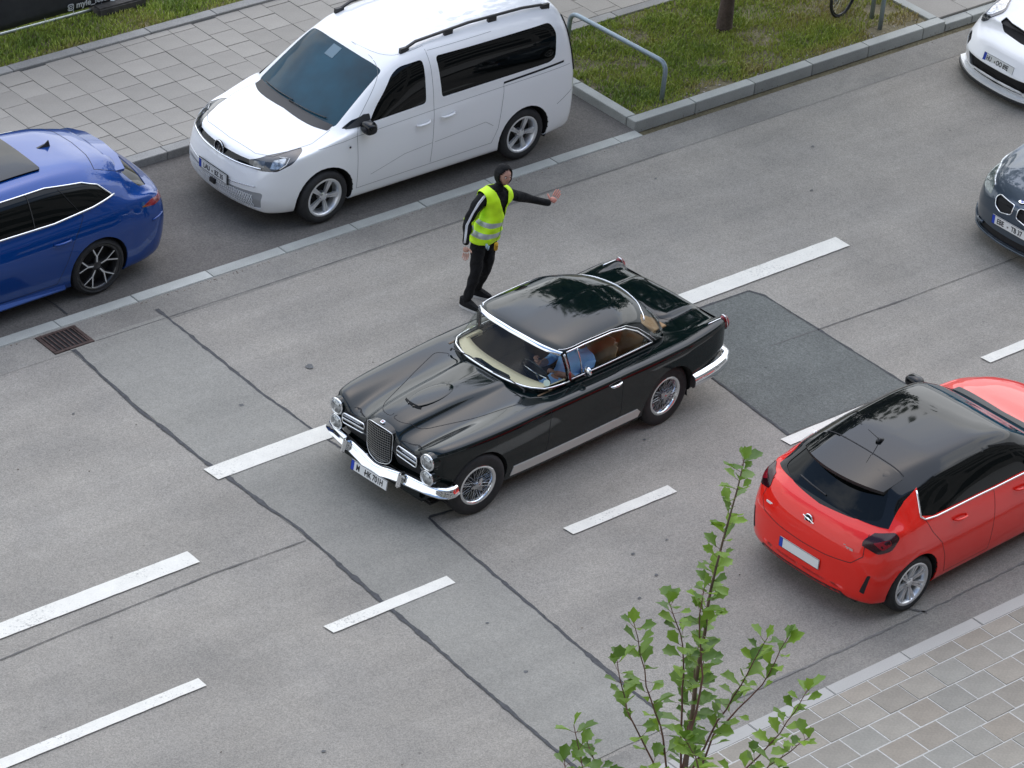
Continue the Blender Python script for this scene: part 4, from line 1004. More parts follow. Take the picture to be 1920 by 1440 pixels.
# ---------------------------------------------------------------- white people carrier
def build_van():
    T = tag(empty("parked_van", (.42, 4.72, 0), 0), "white high-roofed passenger van with black roof rails, parked beside the grass island", "van")
    P = paint("white_paint", (0.86, 0.865, 0.87))
    st = [(-.90, SEC(.30, .52, .60, .46, .60, .60, .50, .66, .70, .01)), (-.88, SEC(.25, .60, .70, .46, .68, .70, .56, .775, .80, .01)), (-.845, SEC(.22, .66, .76, .47, .73, .75, .60, .835, .86, .01)), (-.78, SEC(.21, .70, .81, .48, .78, .79, .63, .865, .885, .01)), (-.62, SEC(.20, .75, .87, .52, .83, .87, .66, .90, .92, .01)),
          (-.35, SEC(.20, .82, .905, .55, .86, .93, .68, .95, .975, .01)), (-.05, SEC(.20, .85, .925, .60, .88, .99, .70, 1.01, 1.035, .01)), (.12, SEC(.20, .86, .93, .60, .89, 1.02, .71, 1.05, 1.075, .01)),
          (.20, SEC(.20, .86, .93, .60, .89, 1.03, .71, 1.095, 1.125, .01)), (.50, SEC(.20, .86, .93, .60, .895, 1.04, .70, 1.30, 1.335, .025)), (.86, SEC(.20, .86, .93, .60, .895, 1.05, .665, 1.535, 1.59, .045)),
          (.98, SEC(.20, .86, .93, .60, .895, 1.05, .655, 1.595, 1.655, .05)), (1.2, SEC(.20, .86, .93, .60, .895, 1.06, .655, 1.68, 1.73, .055)), (1.6, SEC(.20, .86, .93, .60, .895, 1.07, .66, 1.735, 1.79, .06)), (2.2, SEC(.20, .86, .93, .60, .895, 1.08, .66, 1.755, 1.815, .06)),
          (3.0, SEC(.20, .86, .93, .60, .895, 1.10, .655, 1.745, 1.81, .06)), (3.45, SEC(.22, .85, .925, .60, .885, 1.11, .64, 1.715, 1.785, .06)), (3.64, SEC(.24, .84, .915, .60, .87, 1.11, .62, 1.67, 1.745, .06)), (3.72, SEC(.26, .82, .90, .58, .85, 1.09, .60, 1.58, 1.66, .055)), (3.77, SEC(.32, .78, .86, .56, .81, 1.05, .56, 1.45, 1.52, .05))]
    def warp(x, y, z):
        if x < .3: x += .16 * (abs(y) / .85) ** 2.6 * min(1, (.3 - x) / .7) + .05 * (abs(y) / .7) ** 2
        elif x < 1.1: x += .05 * (abs(y) / .7) ** 2 * (1.1 - x) / .8
        k = min(1, max(0, (-.35 - x) / .4)); x += k * (max(0, z - .55) * .22 + max(0, .4 - z) * .3)
        if x > 3.3: x -= (.07 * (abs(y) / .85) ** 3 + max(0, z - 1.0) * .13) * (x - 3.3) / .45
        return x, y, z
    B = Body(loft(st, warp=warp))
    wheel_arch(B, 0, .33, .385, T); wheel_arch(B, 2.92, .33, .385, T)
    B.side_cut("front_door", rpoly([(.43, .34), (.41, 1.02), (.50, 1.18), (.98, 1.655), (1.2, 1.70), (1.50, 1.74), (1.52, 1.0), (1.50, .37)], .04), P, ymin=.5)
    B.side_cut("sliding_door", rpoly([(1.52, .37), (1.54, 1.0), (1.52, 1.72), (2.50, 1.73), (2.56, 1.0), (2.50, .55), (2.42, .37)], .03), P, ymin=.5)
    B.side_cut("side_window", rpoly([(.60, 1.105), (.72, 1.26), (1.0, 1.545), (1.12, 1.61), (1.42, 1.635), (1.41, 1.14)], [.02, .05, .08, .08, .05, .05]), PRIV, .006, .4)
    B.side_cut("quarter_window", rpoly([(.27, 1.075), (.57, 1.105), (.57, 1.20), (.40, 1.15)], .02), PRIV, .006, .4)
    B.side_cut("side_window", rpoly([(1.64, 1.155), (1.60, 1.635), (3.33, 1.63), (3.40, 1.50), (3.36, 1.22), (3.27, 1.18)], [.05, .05, .08, .05, .07, .05]), PRIV, .006, .4)
    B.side_cut("slide_rail", [(2.56, 1.085), (2.56, 1.115), (3.5, 1.15), (3.5, 1.12)], SEAM, .008, .4)
    B.cut("windscreen", 'top', rpoly([(.22, -.705), (.17, -.4), (.155, 0), (.17, .4), (.22, .705), (.925, .640), (.90, .3), (.895, 0), (.90, -.3), (.925, -.640)], [.06, .0, 0, 0, .06, .05, 0, 0, 0, .05]), WSHIELD, lambda c, n: c.z > 1.0, .005)
    B.cut("rear_window", 'rear', rpoly([(-.60, 1.15), (.60, 1.15), (.55, 1.58), (-.55, 1.58)], .06), PRIV, None, .006)
    B.cut("bonnet", 'top', rpoly([(-.70, -.0), (-.67, .45), (-.56, .62), (-.1, .73), (.18, .70), (.13, .0), (.18, -.70), (-.1, -.73), (-.56, -.62), (-.67, -.45)], [.02, .1, .1, .05, .05, .02, .05, .05, .1, .1]), P, lambda c, n: c.z > .7 and c.z < 1.1)
    B.cut("upper_grille", 'front', [(-.60, .775), (-.35, .762), (0, .755), (.35, .762), (.60, .775), (.60, .83), (.35, .825), (0, .822), (-.35, .825), (-.60, .83)], GLOSSB, lambda c, n: c.x < -.4, .008)
    for sg in (-1, 1):
        B.cut("headlight", 'front', rpoly([(-sg * .20, .755), (-sg * .22, .825), (-sg * .02, .885), (sg * .34, .945), (sg * .36, .93), (sg * .27, .84), (sg * .12, .765), (-sg * .05, .75)], .015), LAMPD, None, .003, rot=sg * PI / 4)
    B.cut("lower_grille", 'front', rpoly([(-.66, .28), (-.70, .50), (0, .455), (.70, .50), (.66, .28), (0, .235)], .04), mat('grille_backing_grey', (.34, .35, .36), .6), lambda c, n: c.x < -.4, .012)  # mid-grey backing behind the honeycomb bars
    o = B.finish(P, T)
    D = B
    # bonnet / doors / wings gaps
    bm = bmesh.new()
    B.seam(bm, 'side', [(.43, .34), (.41, 1.02), (.50, 1.18), (.98, 1.655), (1.2, 1.70), (1.50, 1.74), (1.52, 1.0), (1.50, .37)]); B.seam(bm, 'side', [(1.52, 1.70), (2.46, 1.71)], w=.004); B.seam(bm, 'side', [(2.56, 1.10), (2.56, 1.0), (2.50, .55), (2.42, .37)])
    B.seam(bm, 'side', [(-.10, .945), (.41, 1.0), (1.5, 1.035), (2.56, 1.06), (3.6, 1.08)], w=.004); B.seam(bm, 'side', [(.43, .34), (2.42, .37)])
    B.seam(bm, 'side', [(3.40, .62), (3.62, .74), (3.74, .77)], w=.006)
    bp = [(.18, .0), (.18, -.69), (-.1, -.73), (-.56, -.62), (-.67, -.45), (-.70, 0)]; B.seam(bm, 'top', bp[1:]); B.seam(bm, 'top', [(x, -y) for x, y in bp[1:]])
    B.seam(bm, 'side', [(.62, .47), (1.1, .60), (1.5, .63)], w=.004); B.seam(bm, 'side', [(1.54, .63), (2.3, .68), (2.42, .60)], w=.004)
    obj("panel_gaps", bm, SEAMW, T)["kind"] = "stuff"
    # roof rails
    for sg in (-1, 1):
        bm = bmesh.new(); r = [B.hit('top', x, sg * .60)[0] for x in (1.22, 1.30, 1.42, 2.2, 3.0, 3.30, 3.42)]
        pts = [p + Vector((0, 0, dz)) for p, dz in zip(r, (.0, .035, .06, .065, .06, .045, .0))]
        tube(bm, pts, .021, 8, True, .8)
        for x in (1.26, 1.9, 2.55, 3.36):
            h = B.hit('top', x, sg * .60)[0]; box(bm, x - .06, x + .06, h.y - .018, h.y + .018, h.z - .01, h.z + .05)
        obj("roof_rail", bm, PLAST, T, True, angle=40)
    # nose details
    B.strip("grille_chrome_strip", 'front', [(-.62, .770), (-.3, .752), (0, .745), (.3, .752), (.62, .770)], CHROME, T, r=.010, off=.004)
    B.strip("bumper_chrome_strip", 'front', [(-.62, .565), (-.3, .53), (0, .52), (.3, .53), (.62, .565)], DCHROME, T, r=.006, off=.003)
    for sg in (-1, 1):
        B.turn(sg * PI / 4)
        B.patch("headlamp_lens", 'front', rpoly([(sg * .03, .785), (sg * .06, .86), (sg * .20, .89), (sg * .19, .83), (sg * .12, .79)], .012), LAMP, T, off=.002, step=.03)
        B.patch("headlamp_lens", 'front', rpoly([(-sg * .16, .775), (-sg * .16, .83), (-sg * .03, .85), (-sg * .03, .785)], .01), mat("lamp_smoke", (.12, .125, .13), .1, .5, 1.0, noise=(30, .6)), T, off=.002, step=.03)
        B.strip("daylight_strip", 'front', [(sg * .14, .79), (sg * .21, .835), (sg * .235, .885), (sg * .12, .885)], PW, T, r=.005, off=.003)
        B.turn(0)
    h, n = B.hit('front', 0, .80)
    e = disc(T, "emblem", GLOSSB, (h.x - .0, 0, .80), .088, th=.02)
    for nm, w_, y0 in (("V", .05, .02), ("W", .065, -.024)):
        me = text_mesh(nm, .075, 1.0, .001, .0012); link("emblem_letter", me, CHROME, e, loc=(0, -.021, y0), rot=(PI / 2, 0, 0))
    bm = bmesh.new(); lathe_y(bm, [(.083 + .006 * math.cos(a), -.02 + .005 * math.sin(a)) for a in np.linspace(0, 2 * PI, 7)[:-1]], 28, close=True); obj("emblem_ring", bm, CHROME, e, True)
    # honeycomb of the lower grille: crossing bars
    bm = bmesh.new()
    for k in range(-21, 22):
        for s_ in (-1, 1):
            pts = []
            for t in np.linspace(0, 1, 7):
                y = k * .032 + s_ * .09 * (t - .5); z = .255 + .20 * t
                if abs(y) < .60 - (.0 if z > .3 else .02): pts.append((y, z))
            if len(pts) > 2: tube(bm, [p + n * .002 for p, n in B.line('front', pts)], .0045, 4, False)
    obj("honeycomb_bars", bm, P, T)
    h, n = B.hit('front', 0, .52)
    p_ = plate(T, "LAU", "BZ 35", (h.x - .012, 0, .52), sx=.78, x1=-.115, x2=.115, size=.085); p_.rotation_euler = (PI / 2 + .05, 0, -PI / 2)
    b = bmesh.new(); box(b, -.275, .275, -.068, .066, -.012, -.004, .003); obj("plate_holder", b, PLAST, p_)
    b = bmesh.new(); box(b, -.04, .04, -.05, .05, -.03, .03, .008); obj("radar_sensor", b, PLAST, T, loc=(h.x + .01, 0, .40))
    for sg in (-1, 1):
        if sg < 0: mirror_unit(T, .53, sg * .86, 1.10, GLOSSB, sg, .13, .15, .20)
        door_handle(B, T, 1.36, .915, P, .2, sg); door_handle(B, T, 1.72, .93, P, .2, sg)
        B.patch("mirror_base", 'side', rpoly([(.30, 1.075), (.62, 1.10), (.62, 1.20), (.55, 1.20)], .01), PLAST, T, sg, .006)
    disc(T, "side_marker", LAMPD, (.3, -.926, .90), .014, 'y', .004)
    for sg in (-1, 1): B.patch("taillight", 'rear', rpoly([(sg * .70, .95), (sg * .76, .95), (sg * .72, 1.40), (sg * .66, 1.40)], .02), TAIL, T)
    B.strip("tailgate_seal", 'side', [(3.67, .98), (3.66, 1.2), (3.62, 1.45), (3.58, 1.62)], GLOSSB, T, -1, .016, .0)
    # sun-visor / sticker seen through the top of the windscreen, wipers on the cowl
    B.patch("windscreen_sticker", 'front', rpoly([(.02, 1.50), (.17, 1.50), (.17, 1.59), (.02, 1.59)], .005), mat("pale_label", (.10, .17, .22), .4), T, off=-.001, step=.05)
    B.patch("cowl_panel", 'front', rpoly([(-.68, 1.04), (0, 1.055), (.68, 1.04), (.67, 1.085), (0, 1.10), (-.67, 1.085)], .01), PLAST, T, off=.003, step=.05)
    for y0, y1 in ((-.55, .05), (.0, .56)):
        B.strip("wiper", 'front', [(y0, 1.115), ((y0 + y1) / 2, 1.105), (y1, 1.10)], PLAST, T, r=.006, off=.014)
    wheels(T, 'star', .33, .222, .21, 2.92, .80)
    return B
# ---------------------------------------------------------------- blue estate car
def build_estate():
    T = tag(empty("parked_estate_car", (-5.46, 4.77, 0), 0), "metallic blue estate car with chrome window trim at the left edge of the photo", "car")
    P = paint("blue_paint", (0.0004, 0.046, 0.24), .3, .3)
    st = [(-.92, SEC(.30, .55, .62, .5, .58, .60, .4, .66, .68, .01)), (-.84, SEC(.2, .72, .80, .5, .74, .68, .5, .74, .76, .01)), (-.4, SEC(.17, .84, .91, .55, .85, .80, .6, .86, .88, .01)), (.3, SEC(.17, .86, .93, .6, .87, .89, .66, .92, .95, .01)),
          (.7, SEC(.17, .86, .935, .6, .87, .91, .66, .98, 1.0, .01)), (1.3, SEC(.17, .86, .935, .6, .87, .93, .60, 1.29, 1.31, .03)), (1.7, SEC(.17, .86, .935, .6, .86, .95, .56, 1.385, 1.415, .05)), (2.3, SEC(.17, .86, .935, .6, .86, .97, .55, 1.395, 1.44, .05)),
          (2.8, SEC(.17, .86, .94, .62, .865, .99, .545, 1.365, 1.42, .05)), (3.1, SEC(.17, .86, .94, .64, .865, 1.0, .53, 1.31, 1.375, .05)), (3.36, SEC(.18, .85, .925, .66, .84, 1.0, .51, 1.235, 1.305, .04)), (3.42, SEC(.18, .845, .92, .66, .835, .995, .53, 1.19, 1.245, .03)),
          (3.60, SEC(.19, .83, .905, .66, .81, .98, .56, 1.07, 1.115, .015)), (3.74, SEC(.21, .80, .88, .66, .78, .96, .60, .99, 1.01, .01)), (3.84, SEC(.24, .76, .85, .64, .75, .90, .60, .935, .95, .01)), (3.90, SEC(.32, .70, .80, .62, .71, .80, .56, .84, .85, .01)), (3.93, SEC(.40, .60, .72, .60, .64, .72, .5, .75, .76, .01))]
    def warp(x, y, z):
        if x > 2.9: x -= .20 * (abs(y) / .9) ** 2.5 * min(1, (x - 2.9) / .6)
        if x < 0: x += .22 * (abs(y) / .9) ** 2.5
        return x, y, z
    B = Body(loft(st, warp=warp))
    wheel_arch(B, 0, .34, .375, T); wheel_arch(B, 2.84, .34, .375, T)
    B.side_cut("front_door", rpoly([(.5, .3), (.45, .9), (1.25, 1.3), (1.55, 1.36), (1.55, .3)], .04), P, ymin=.5)
    B.side_cut("rear_door", rpoly([(1.55, .28), (1.55, 1.36), (2.45, 1.36), (2.66, 1.0), (2.50, .75), (2.42, .55), (2.30, .3)], .03), P, ymin=.5)
    dlo = rpoly([(.75, .97), (1.3, 1.25), (1.7, 1.325), (2.3, 1.335), (2.75, 1.29), (2.96, 1.225), (3.08, 1.10), (2.3, 1.00)], [.03, .1, .1, .1, .1, .03, .02, .1])
    B.side_cut("side_window", dlo, PRIV, .007, .35)
    B.cut("windscreen", 'front', rpoly([(-.68, 1.02), (.68, 1.02), (.56, 1.36), (-.56, 1.36)], .05), WSHIELD, lambda c, n: c.z > 1.0 and c.x < 1.7, .005)
    B.cut("rear_window", 'top', rpoly([(3.43, -.0), (3.43, .30), (3.36, .56), (3.50, .68), (3.62, .64), (3.73, .0), (3.62, -.64), (3.50, -.68), (3.36, -.56), (3.43, -.3)], .02), PRIV, lambda c, n: c.z > .97, .008)
    for sg in (-1, 1): B.cut("taillight", 'rear', rpoly([(-sg * 1.80, .885), (-sg * 1.95, .925), (-sg * 2.2, .91), (-sg * 2.2, .86), (-sg * 1.95, .855)], .015), TAIL, None, -.004, rot=-sg * PI / 4)
    B.cut("sunroof_glass", 'top', rpoly([(1.55, -.42), (2.40, -.42), (2.40, .42), (1.55, .42)], .03), mat("sunroof", (.006, .007, .008), .05, 0, 0.0, spec=.35), lambda c, n: c.z > 1.3, -.022)
    B.finish(P, T)
    bm = bmesh.new()
    B.seam(bm, 'side', [(2.45, 1.3), (2.66, 1.0), (2.50, .75), (2.42, .55), (2.30, .3), (1.55, .28), (1.55, .95)]); B.seam(bm, 'top', [(3.00, -.55), (3.06, -.3), (3.08, 0), (3.06, .3), (3.00, .55)], w=.008); B.seam(bm, 'top', [(3.0, -.55), (3.35, -.57)])
    obj("panel_gaps", bm, SEAM, T)["kind"] = "stuff"
    top = [(.75, .97), (1.3, 1.25), (1.7, 1.325), (2.3, 1.335), (2.75, 1.29), (2.93, 1.235), (3.08, 1.105)]
    for sg in (-1, 1):
        B.strip("window_chrome", 'side', [(.75, .985), (1.6, .995), (2.3, 1.002), (2.8, 1.055), (3.10, 1.11)], CHROME, T, sg, .012, .002)
        B.strip("window_chrome", 'side', top, CHROME, T, sg, .009, .002)
        door_handle(B, T, 2.36, .80, P, .22, sg)
        bm = bmesh.new(); [tube(bm, [B.hit('side', 2.06, z, sg)[0] for z in np.linspace(1.0, 1.33, 6)], .006, 4)]; obj("window_divider", bm, PLAST, T)
        B.strip("tail_chrome_line", 'side', [(3.55, .70), (3.72, .72)], P, T, sg, .012, .004)
    # shark fin antenna
    h = B.hit('top', 2.72, 0)[0]; bm = bmesh.new(); prism(bm, [(h.x - .12, h.z - .005), (h.x + .02, h.z + .035), (h.x + .06, h.z + .065), (h.x + .075, h.z - .01)], 'y', -.018, .018)
    for v in bm.verts: v.co.y *= 1.0 if v.co.z < h.z + .01 else .35
    bmesh.ops.recalc_face_normals(bm, faces=bm.faces); obj("antenna", bm, PLAST, T)
    # roof spoiler with split lip
    bm = bmesh.new(); pl = [(3.30, -.56), (3.44, -.50), (3.50, 0), (3.44, .50), (3.30, .56)]
    up = [B.hit('top', 3.28, y)[0] for y in (-.56, -.3, 0, .3, .56)]
    lo = [Vector((x, y, z)) for x, y, z in ((3.40, -.55, 1.225), (3.47, -.3, 1.27), (3.49, 0, 1.28), (3.47, .3, 1.27), (3.40, .55, 1.225))]
    A = [bm.verts.new(p + Vector((0, 0, .004))) for p in up]; C = [bm.verts.new(p) for p in lo]; A2 = [bm.verts.new(p - Vector((0, 0, .03))) for p in up]; C2 = [bm.verts.new(p - Vector((.01, 0, .03))) for p in lo]
    for i in range(4):
        bm.faces.new((A[i], A[i + 1], C[i + 1], C[i])); bm.faces.new((C[i], C[i + 1], C2[i + 1], C2[i])); bm.faces.new((A2[i + 1], A2[i], C2[i], C2[i + 1]))
    bm.faces.new((A[0], C[0], C2[0], A2[0])); bm.faces.new((A[4], A2[4], C2[4], C[4])); bmesh.ops.recalc_face_normals(bm, faces=bm.faces); obj("roof_spoiler", bm, P, T, True, angle=40)
    # sill flare catches the sky
    for sg in (-1, 1):
        bm = bmesh.new(); prism(bm, [(sg * .90, .30), (sg * .975, .21), (sg * .95, .18), (sg * .80, .18)], 'x', .45, 2.40)
        for v in bm.verts:
            if v.co.x > 2: v.co.y = sg * min(abs(v.co.y), .93); v.co.z = v.co.z * .6 + .10
        bmesh.ops.recalc_face_normals(bm, faces=bm.faces); obj("sill", bm, P, T)
    wheels(T, 'ysp', .34, .262, .235, 2.84, .80, DARKRIM)
# ---------------------------------------------------------------- red hatchback
def build_hatch():
    T = tag(empty("red_hatchback", (3.056, -4.33, 0), PI + math.radians(2.9)), "bright red hatchback with a glossy black roof, driving beside the near kerb", "car")
    P = paint("red_paint", (0.76, 0.014, 0.006), .0, .4)
    st = [(-.80, SEC(.32, .50, .56, .5, .52, .60, .4, .64, .66, .01)), (-.72, SEC(.2, .66, .76, .5, .72, .68, .5, .74, .76, .01)), (-.4, SEC(.18, .78, .86, .55, .82, .84, .62, .90, .925, .01)), (0, SEC(.18, .80, .88, .6, .83, .92, .64, .97, 1.0, .01)),
          (.35, SEC(.18, .80, .88, .6, .835, .93, .63, 1.01, 1.035, .01)), (.72, SEC(.18, .80, .88, .6, .83, .94, .60, 1.20, 1.225, .03)), (1.1, SEC(.18, .80, .88, .6, .82, .95, .565, 1.365, 1.395, .045)), (1.5, SEC(.18, .80, .88, .6, .82, .96, .54, 1.40, 1.435, .05)), (2.0, SEC(.18, .80, .88, .6, .83, .98, .515, 1.395, 1.43, .05)),
          (2.4, SEC(.18, .81, .885, .62, .84, .99, .485, 1.36, 1.40, .045)), (2.66, SEC(.18, .82, .89, .64, .83, 1.0, .47, 1.315, 1.36, .035)), (2.74, SEC(.18, .82, .89, .64, .825, .99, .485, 1.245, 1.29, .03)), (2.92, SEC(.19, .81, .885, .64, .815, .985, .555, 1.085, 1.115, .01)), (3.02, SEC(.20, .80, .875, .64, .80, .96, .62, 1.0, 1.015, .01)),
          (3.10, SEC(.21, .78, .865, .63, .80, .93, .62, .955, .97, .01)), (3.15, SEC(.22, .76, .85, .62, .78, .88, .60, .91, .92, .01)), (3.20, SEC(.25, .72, .82, .60, .74, .78, .56, .82, .83, .01)), (3.235, SEC(.30, .66, .77, .56, .68, .68, .52, .71, .715, .01)), (3.25, SEC(.38, .58, .70, .52, .6, .60, .46, .625, .63, .01))]
    def warp(x, y, z):
        if x > 2.5: x -= .22 * (abs(y) / .88) ** 2.8 * min(1, (x - 2.5) / .5)
        if x < .5: x += .24 * (abs(y) / .88) ** 2.4 * min(1, (.5 - x) / .5)
        return x, y, z
    B = Body(loft(st, warp=warp))
    wheel_arch(B, 0, .31, .355, T); wheel_arch(B, 2.54, .31, .355, T)
    B.side_cut("front_door", rpoly([(.45, .3), (.42, .9), (.9, 1.25), (1.45, 1.36), (1.42, .95), (1.40, .27)], .04), P, ymin=.5)
    B.side_cut("rear_door", rpoly([(1.40, .27), (1.42, .95), (1.45, 1.36), (2.25, 1.33), (2.42, 1.03), (2.32, .80), (2.16, .62), (2.06, .27)], .03), P, ymin=.5)
    # black roof: everything above the belt forward of the pillar, plus the whole roof skin
    B.cut("roof", 'side', [(.32, 1.045), (.50, .985), (1.4, .985), (2.35, 1.02), (2.50, 1.06), (2.42, 1.27), (2.62, 1.20), (2.86, 1.005), (3.06, 1.02), (3.0, 1.6), (.2, 1.6)], GLOSSB, lambda c, n: c.z > 1.03 or (c.z > .975 and .45 < c.x < 2.56 and abs(n.y) > .3) or (c.x > 2.56 and c.z > .96))
    dlo = [(.52, .985), (.9, 1.22), (1.3, 1.325), (1.8, 1.335), (2.2, 1.31), (2.42, 1.265), (2.50, 1.06), (2.35, 1.02), (1.4, .985)]
    B.side_cut("side_window", rpoly(dlo, [.03, .1, .1, .1, .1, .03, .03, .06, .05]), PRIV, .007, .35)
    B.cut("windscreen", 'front', rpoly([(-.66, 1.045), (0, 1.05), (.66, 1.045), (.56, 1.355), (0, 1.375), (-.56, 1.355)], [.05, 0, .05, .05, 0, .05]), WSHIELD, lambda c, n: c.z > 1.03 and c.x < 1.4, .005)
    B.cut("rear_window", 'rear', rpoly([(-.625, 1.05), (-.40, 1.01), (0, .993), (.40, 1.01), (.625, 1.05), (.51, 1.27), (0, 1.30), (-.51, 1.27)], [.05, .03, 0, .03, .05, .03, 0, .03]), PRIV, lambda c, n: c.z > .98, .006)
    B.cut("bonnet", 'top', rpoly([(-.72, .0), (-.66, .45), (-.2, .68), (.30, .66), (.36, 0), (.30, -.66), (-.2, -.68), (-.66, -.45)], .06), P, lambda c, n: c.z > .6 and c.z < 1.06)
    for sg in (-1, 1): B.cut("taillight", 'rear', rpoly([(-sg * 1.93, .92), (-sg * 1.72, .965), (-sg * 1.44, .985), (-sg * 1.40, .935), (-sg * 1.47, .845), (-sg * 1.60, .81), (-sg * 1.73, .85)], [.01, .03, .03, .03, .03, .03, .03]), TAILD, None, -.006, rot=-sg * PI / 4)
    B.cut("tailgate", 'rear', rpoly([(-.66, .985), (0, .97), (.66, .985), (.60, .90), (.66, .74), (.56, .66), (0, .63), (-.56, .66), (-.66, .74), (-.60, .90)], .03), P, lambda c, n: c.x > 2.9)
    B.finish(P, T)
    bm = bmesh.new()
    for sg in (-1, 1):
        B.seam(bm, 'side', [(1.42, .95), (1.40, .27)], sg); B.seam(bm, 'side', [(2.46, 1.02), (2.36, .86), (2.20, .68), (2.12, .50), (2.06, .27), (1.40, .27)], sg)
    B.seam(bm, 'rear', [(-.62, .955), (-.66, .76), (-.57, .665), (-.3, .64), (0, .63), (.3, .64), (.57, .665), (.66, .76), (.62, .955)], w=.007)
    obj("panel_gaps", bm, SEAM, T)["kind"] = "stuff"
    for sg in (-1, 1):
        B.strip("window_chrome", 'side', [(.45, .962), (1.4, .97), (2.3, 1.0), (2.46, 1.02), (2.505, 1.055), (2.44, 1.25)], CHROME, T, sg, .010, .002)
        door_handle(B, T, 1.95, .865, P, .2, sg); door_handle(B, T, 1.02, .85, P, .2, sg)
        B.turn(-sg * PI / 4); B.patch("lamp_inner", 'rear', rpoly([(-sg * 1.66, .90), (-sg * 1.50, .945), (-sg * 1.48, .90), (-sg * 1.56, .85)], .02), mat('lamp_plum', (.20, .006, .014), .15, 0, 0.0), T, off=.009, step=.03); B.turn(0)
        B.patch("bumper_vent", 'rear', rpoly([(sg * .69, .38), (sg * .74, .58), (sg * .765, .58), (sg * .73, .36)], .01), SEAM, T, off=.003, step=.04)
        mirror_unit(T, .62, sg * .84, 1.02, GLOSSB, sg, .12, .14, .20)
    B.patch("rear_diffuser", 'rear', rpoly([(-.60, .20), (-.52, .31), (.52, .31), (.60, .20)], .02), PLAST, T, off=.004)
    # spoiler
    bm = bmesh.new(); ys = np.linspace(-.52, .52, 13); A = []; C = []; C2 = []; A2 = []
    for y in ys:
        h = B.hit('top', 2.50, y)[0]; q = (abs(y) / .52) ** 2.2
        A.append(bm.verts.new((h.x, y, h.z + .006))); C.append(bm.verts.new((2.93 - .17 * q, y * .98, 1.325 - .045 * q))); C2.append(bm.verts.new((2.92 - .17 * q, y * .97, 1.285 - .045 * q))); A2.append(bm.verts.new((2.70 - .05 * q, y * .97, 1.26 - .04 * q)))
    for i in range(12):
        bm.faces.new((A[i], A[i + 1], C[i + 1], C[i])); bm.faces.new((C[i], C[i + 1], C2[i + 1], C2[i])); bm.faces.new((C2[i], C2[i + 1], A2[i + 1], A2[i]))
    bm.faces.new((A[0], C[0], C2[0], A2[0])); bm.faces.new((A[-1], A2[-1], C2[-1], C[-1])); bmesh.ops.recalc_face_normals(bm, faces=bm.faces)
    for f in bm.faces: f.material_index = int(f.normal.z < .3)
    obj("roof_spoiler", bm, [GLOSSB, PLAST], T, True, angle=40)
    bm = bmesh.new(); B.seam(bm, 'top', [(2.47, y) for y in np.linspace(-.50, .50, 12)], w=.012, off=.003); obj("roof_seam", bm, SEAM, T)
    h = B.hit('top', 2.28, 0)[0]; bm = bmesh.new(); tube(bm, [h + Vector((-.05, 0, 0)), h + Vector((0, 0, .02)), h + Vector((.03, 0, .0))], [.02, .024, .02], 8); tube(bm, [h + Vector((-.01, 0, .01)), h + Vector((.20, 0, .21))], [.004, .0025], 5); obj("antenna", bm, PLAST, T, True)
    h, n = B.hit('rear', 0, .875); e = empty("emblem", parent=T); e.location = (h.x + .012, 0, .868); e.rotation_euler = (0, 0, 0)
    ringobj(e, "emblem_ring", CHROME, (0, 0, 0), .048, .008, '-x'); bm = bmesh.new(); tube(bm, [(.004, -.07, .018), (.004, .014, -.008), (.004, -.012, .010), (.004, .07, -.018)], .006, 5); obj("lightning_bar", bm, CHROME, e)
    disc(e, "emblem_back", GLOSSB, (0, 0, 0), .044, '-x', .004)
    for y, s_ in ((.50, "Corsa"),):
        h, n = B.hit('rear', y, .80); me = text_mesh("Corsa", .05, 1.0, .001, .001); link("lettering", me, CHROME, T, loc=(h.x + .003, y, .80), rot=(PI / 2 - .15, 0, PI / 2 + .12))
    h, n = B.hit('rear', -.52, .77); b = bmesh.new(); box(b, -.045, .045, -.012, .012, 0, .003, .004); obj("trim_badge", b, PW, T, loc=(h.x + .002, -.52, .77), rot=(PI / 2, 0, PI / 2 - .1))
    h, n = B.hit('rear', 0, .50); p_ = plate(T, "", "", (h.x + .008, 0, .50), text=False); p_.rotation_euler = (PI / 2, 0, PI / 2)
    bm = bmesh.new()
    tube(bm, [Vector((2.98, 0.0, 1.06)), Vector((2.96, -.2, 1.065)), Vector((2.93, -.38, 1.07))], .008, 5); obj("rear_wiper", bm, PLAST, T)
    B.patch("interior_headrest", 'side', rpoly([(1.18, 1.03), (1.38, 1.03), (1.36, 1.08), (1.24, 1.10)], .02), mat("headrest_cloth", (.10, .10, .07), .8), T, -1, -.004)
    # far side door mirror loop of the wiper cowl
    B.patch("cowl_panel", 'top', rpoly([(.28, -.62), (.33, 0), (.28, .62), (.42, .60), (.46, 0), (.42, -.60)], .02), PLAST, T, off=.004, step=.06)
    wheels(T, 'corsa', .31, .222, .20, 2.54, .765)
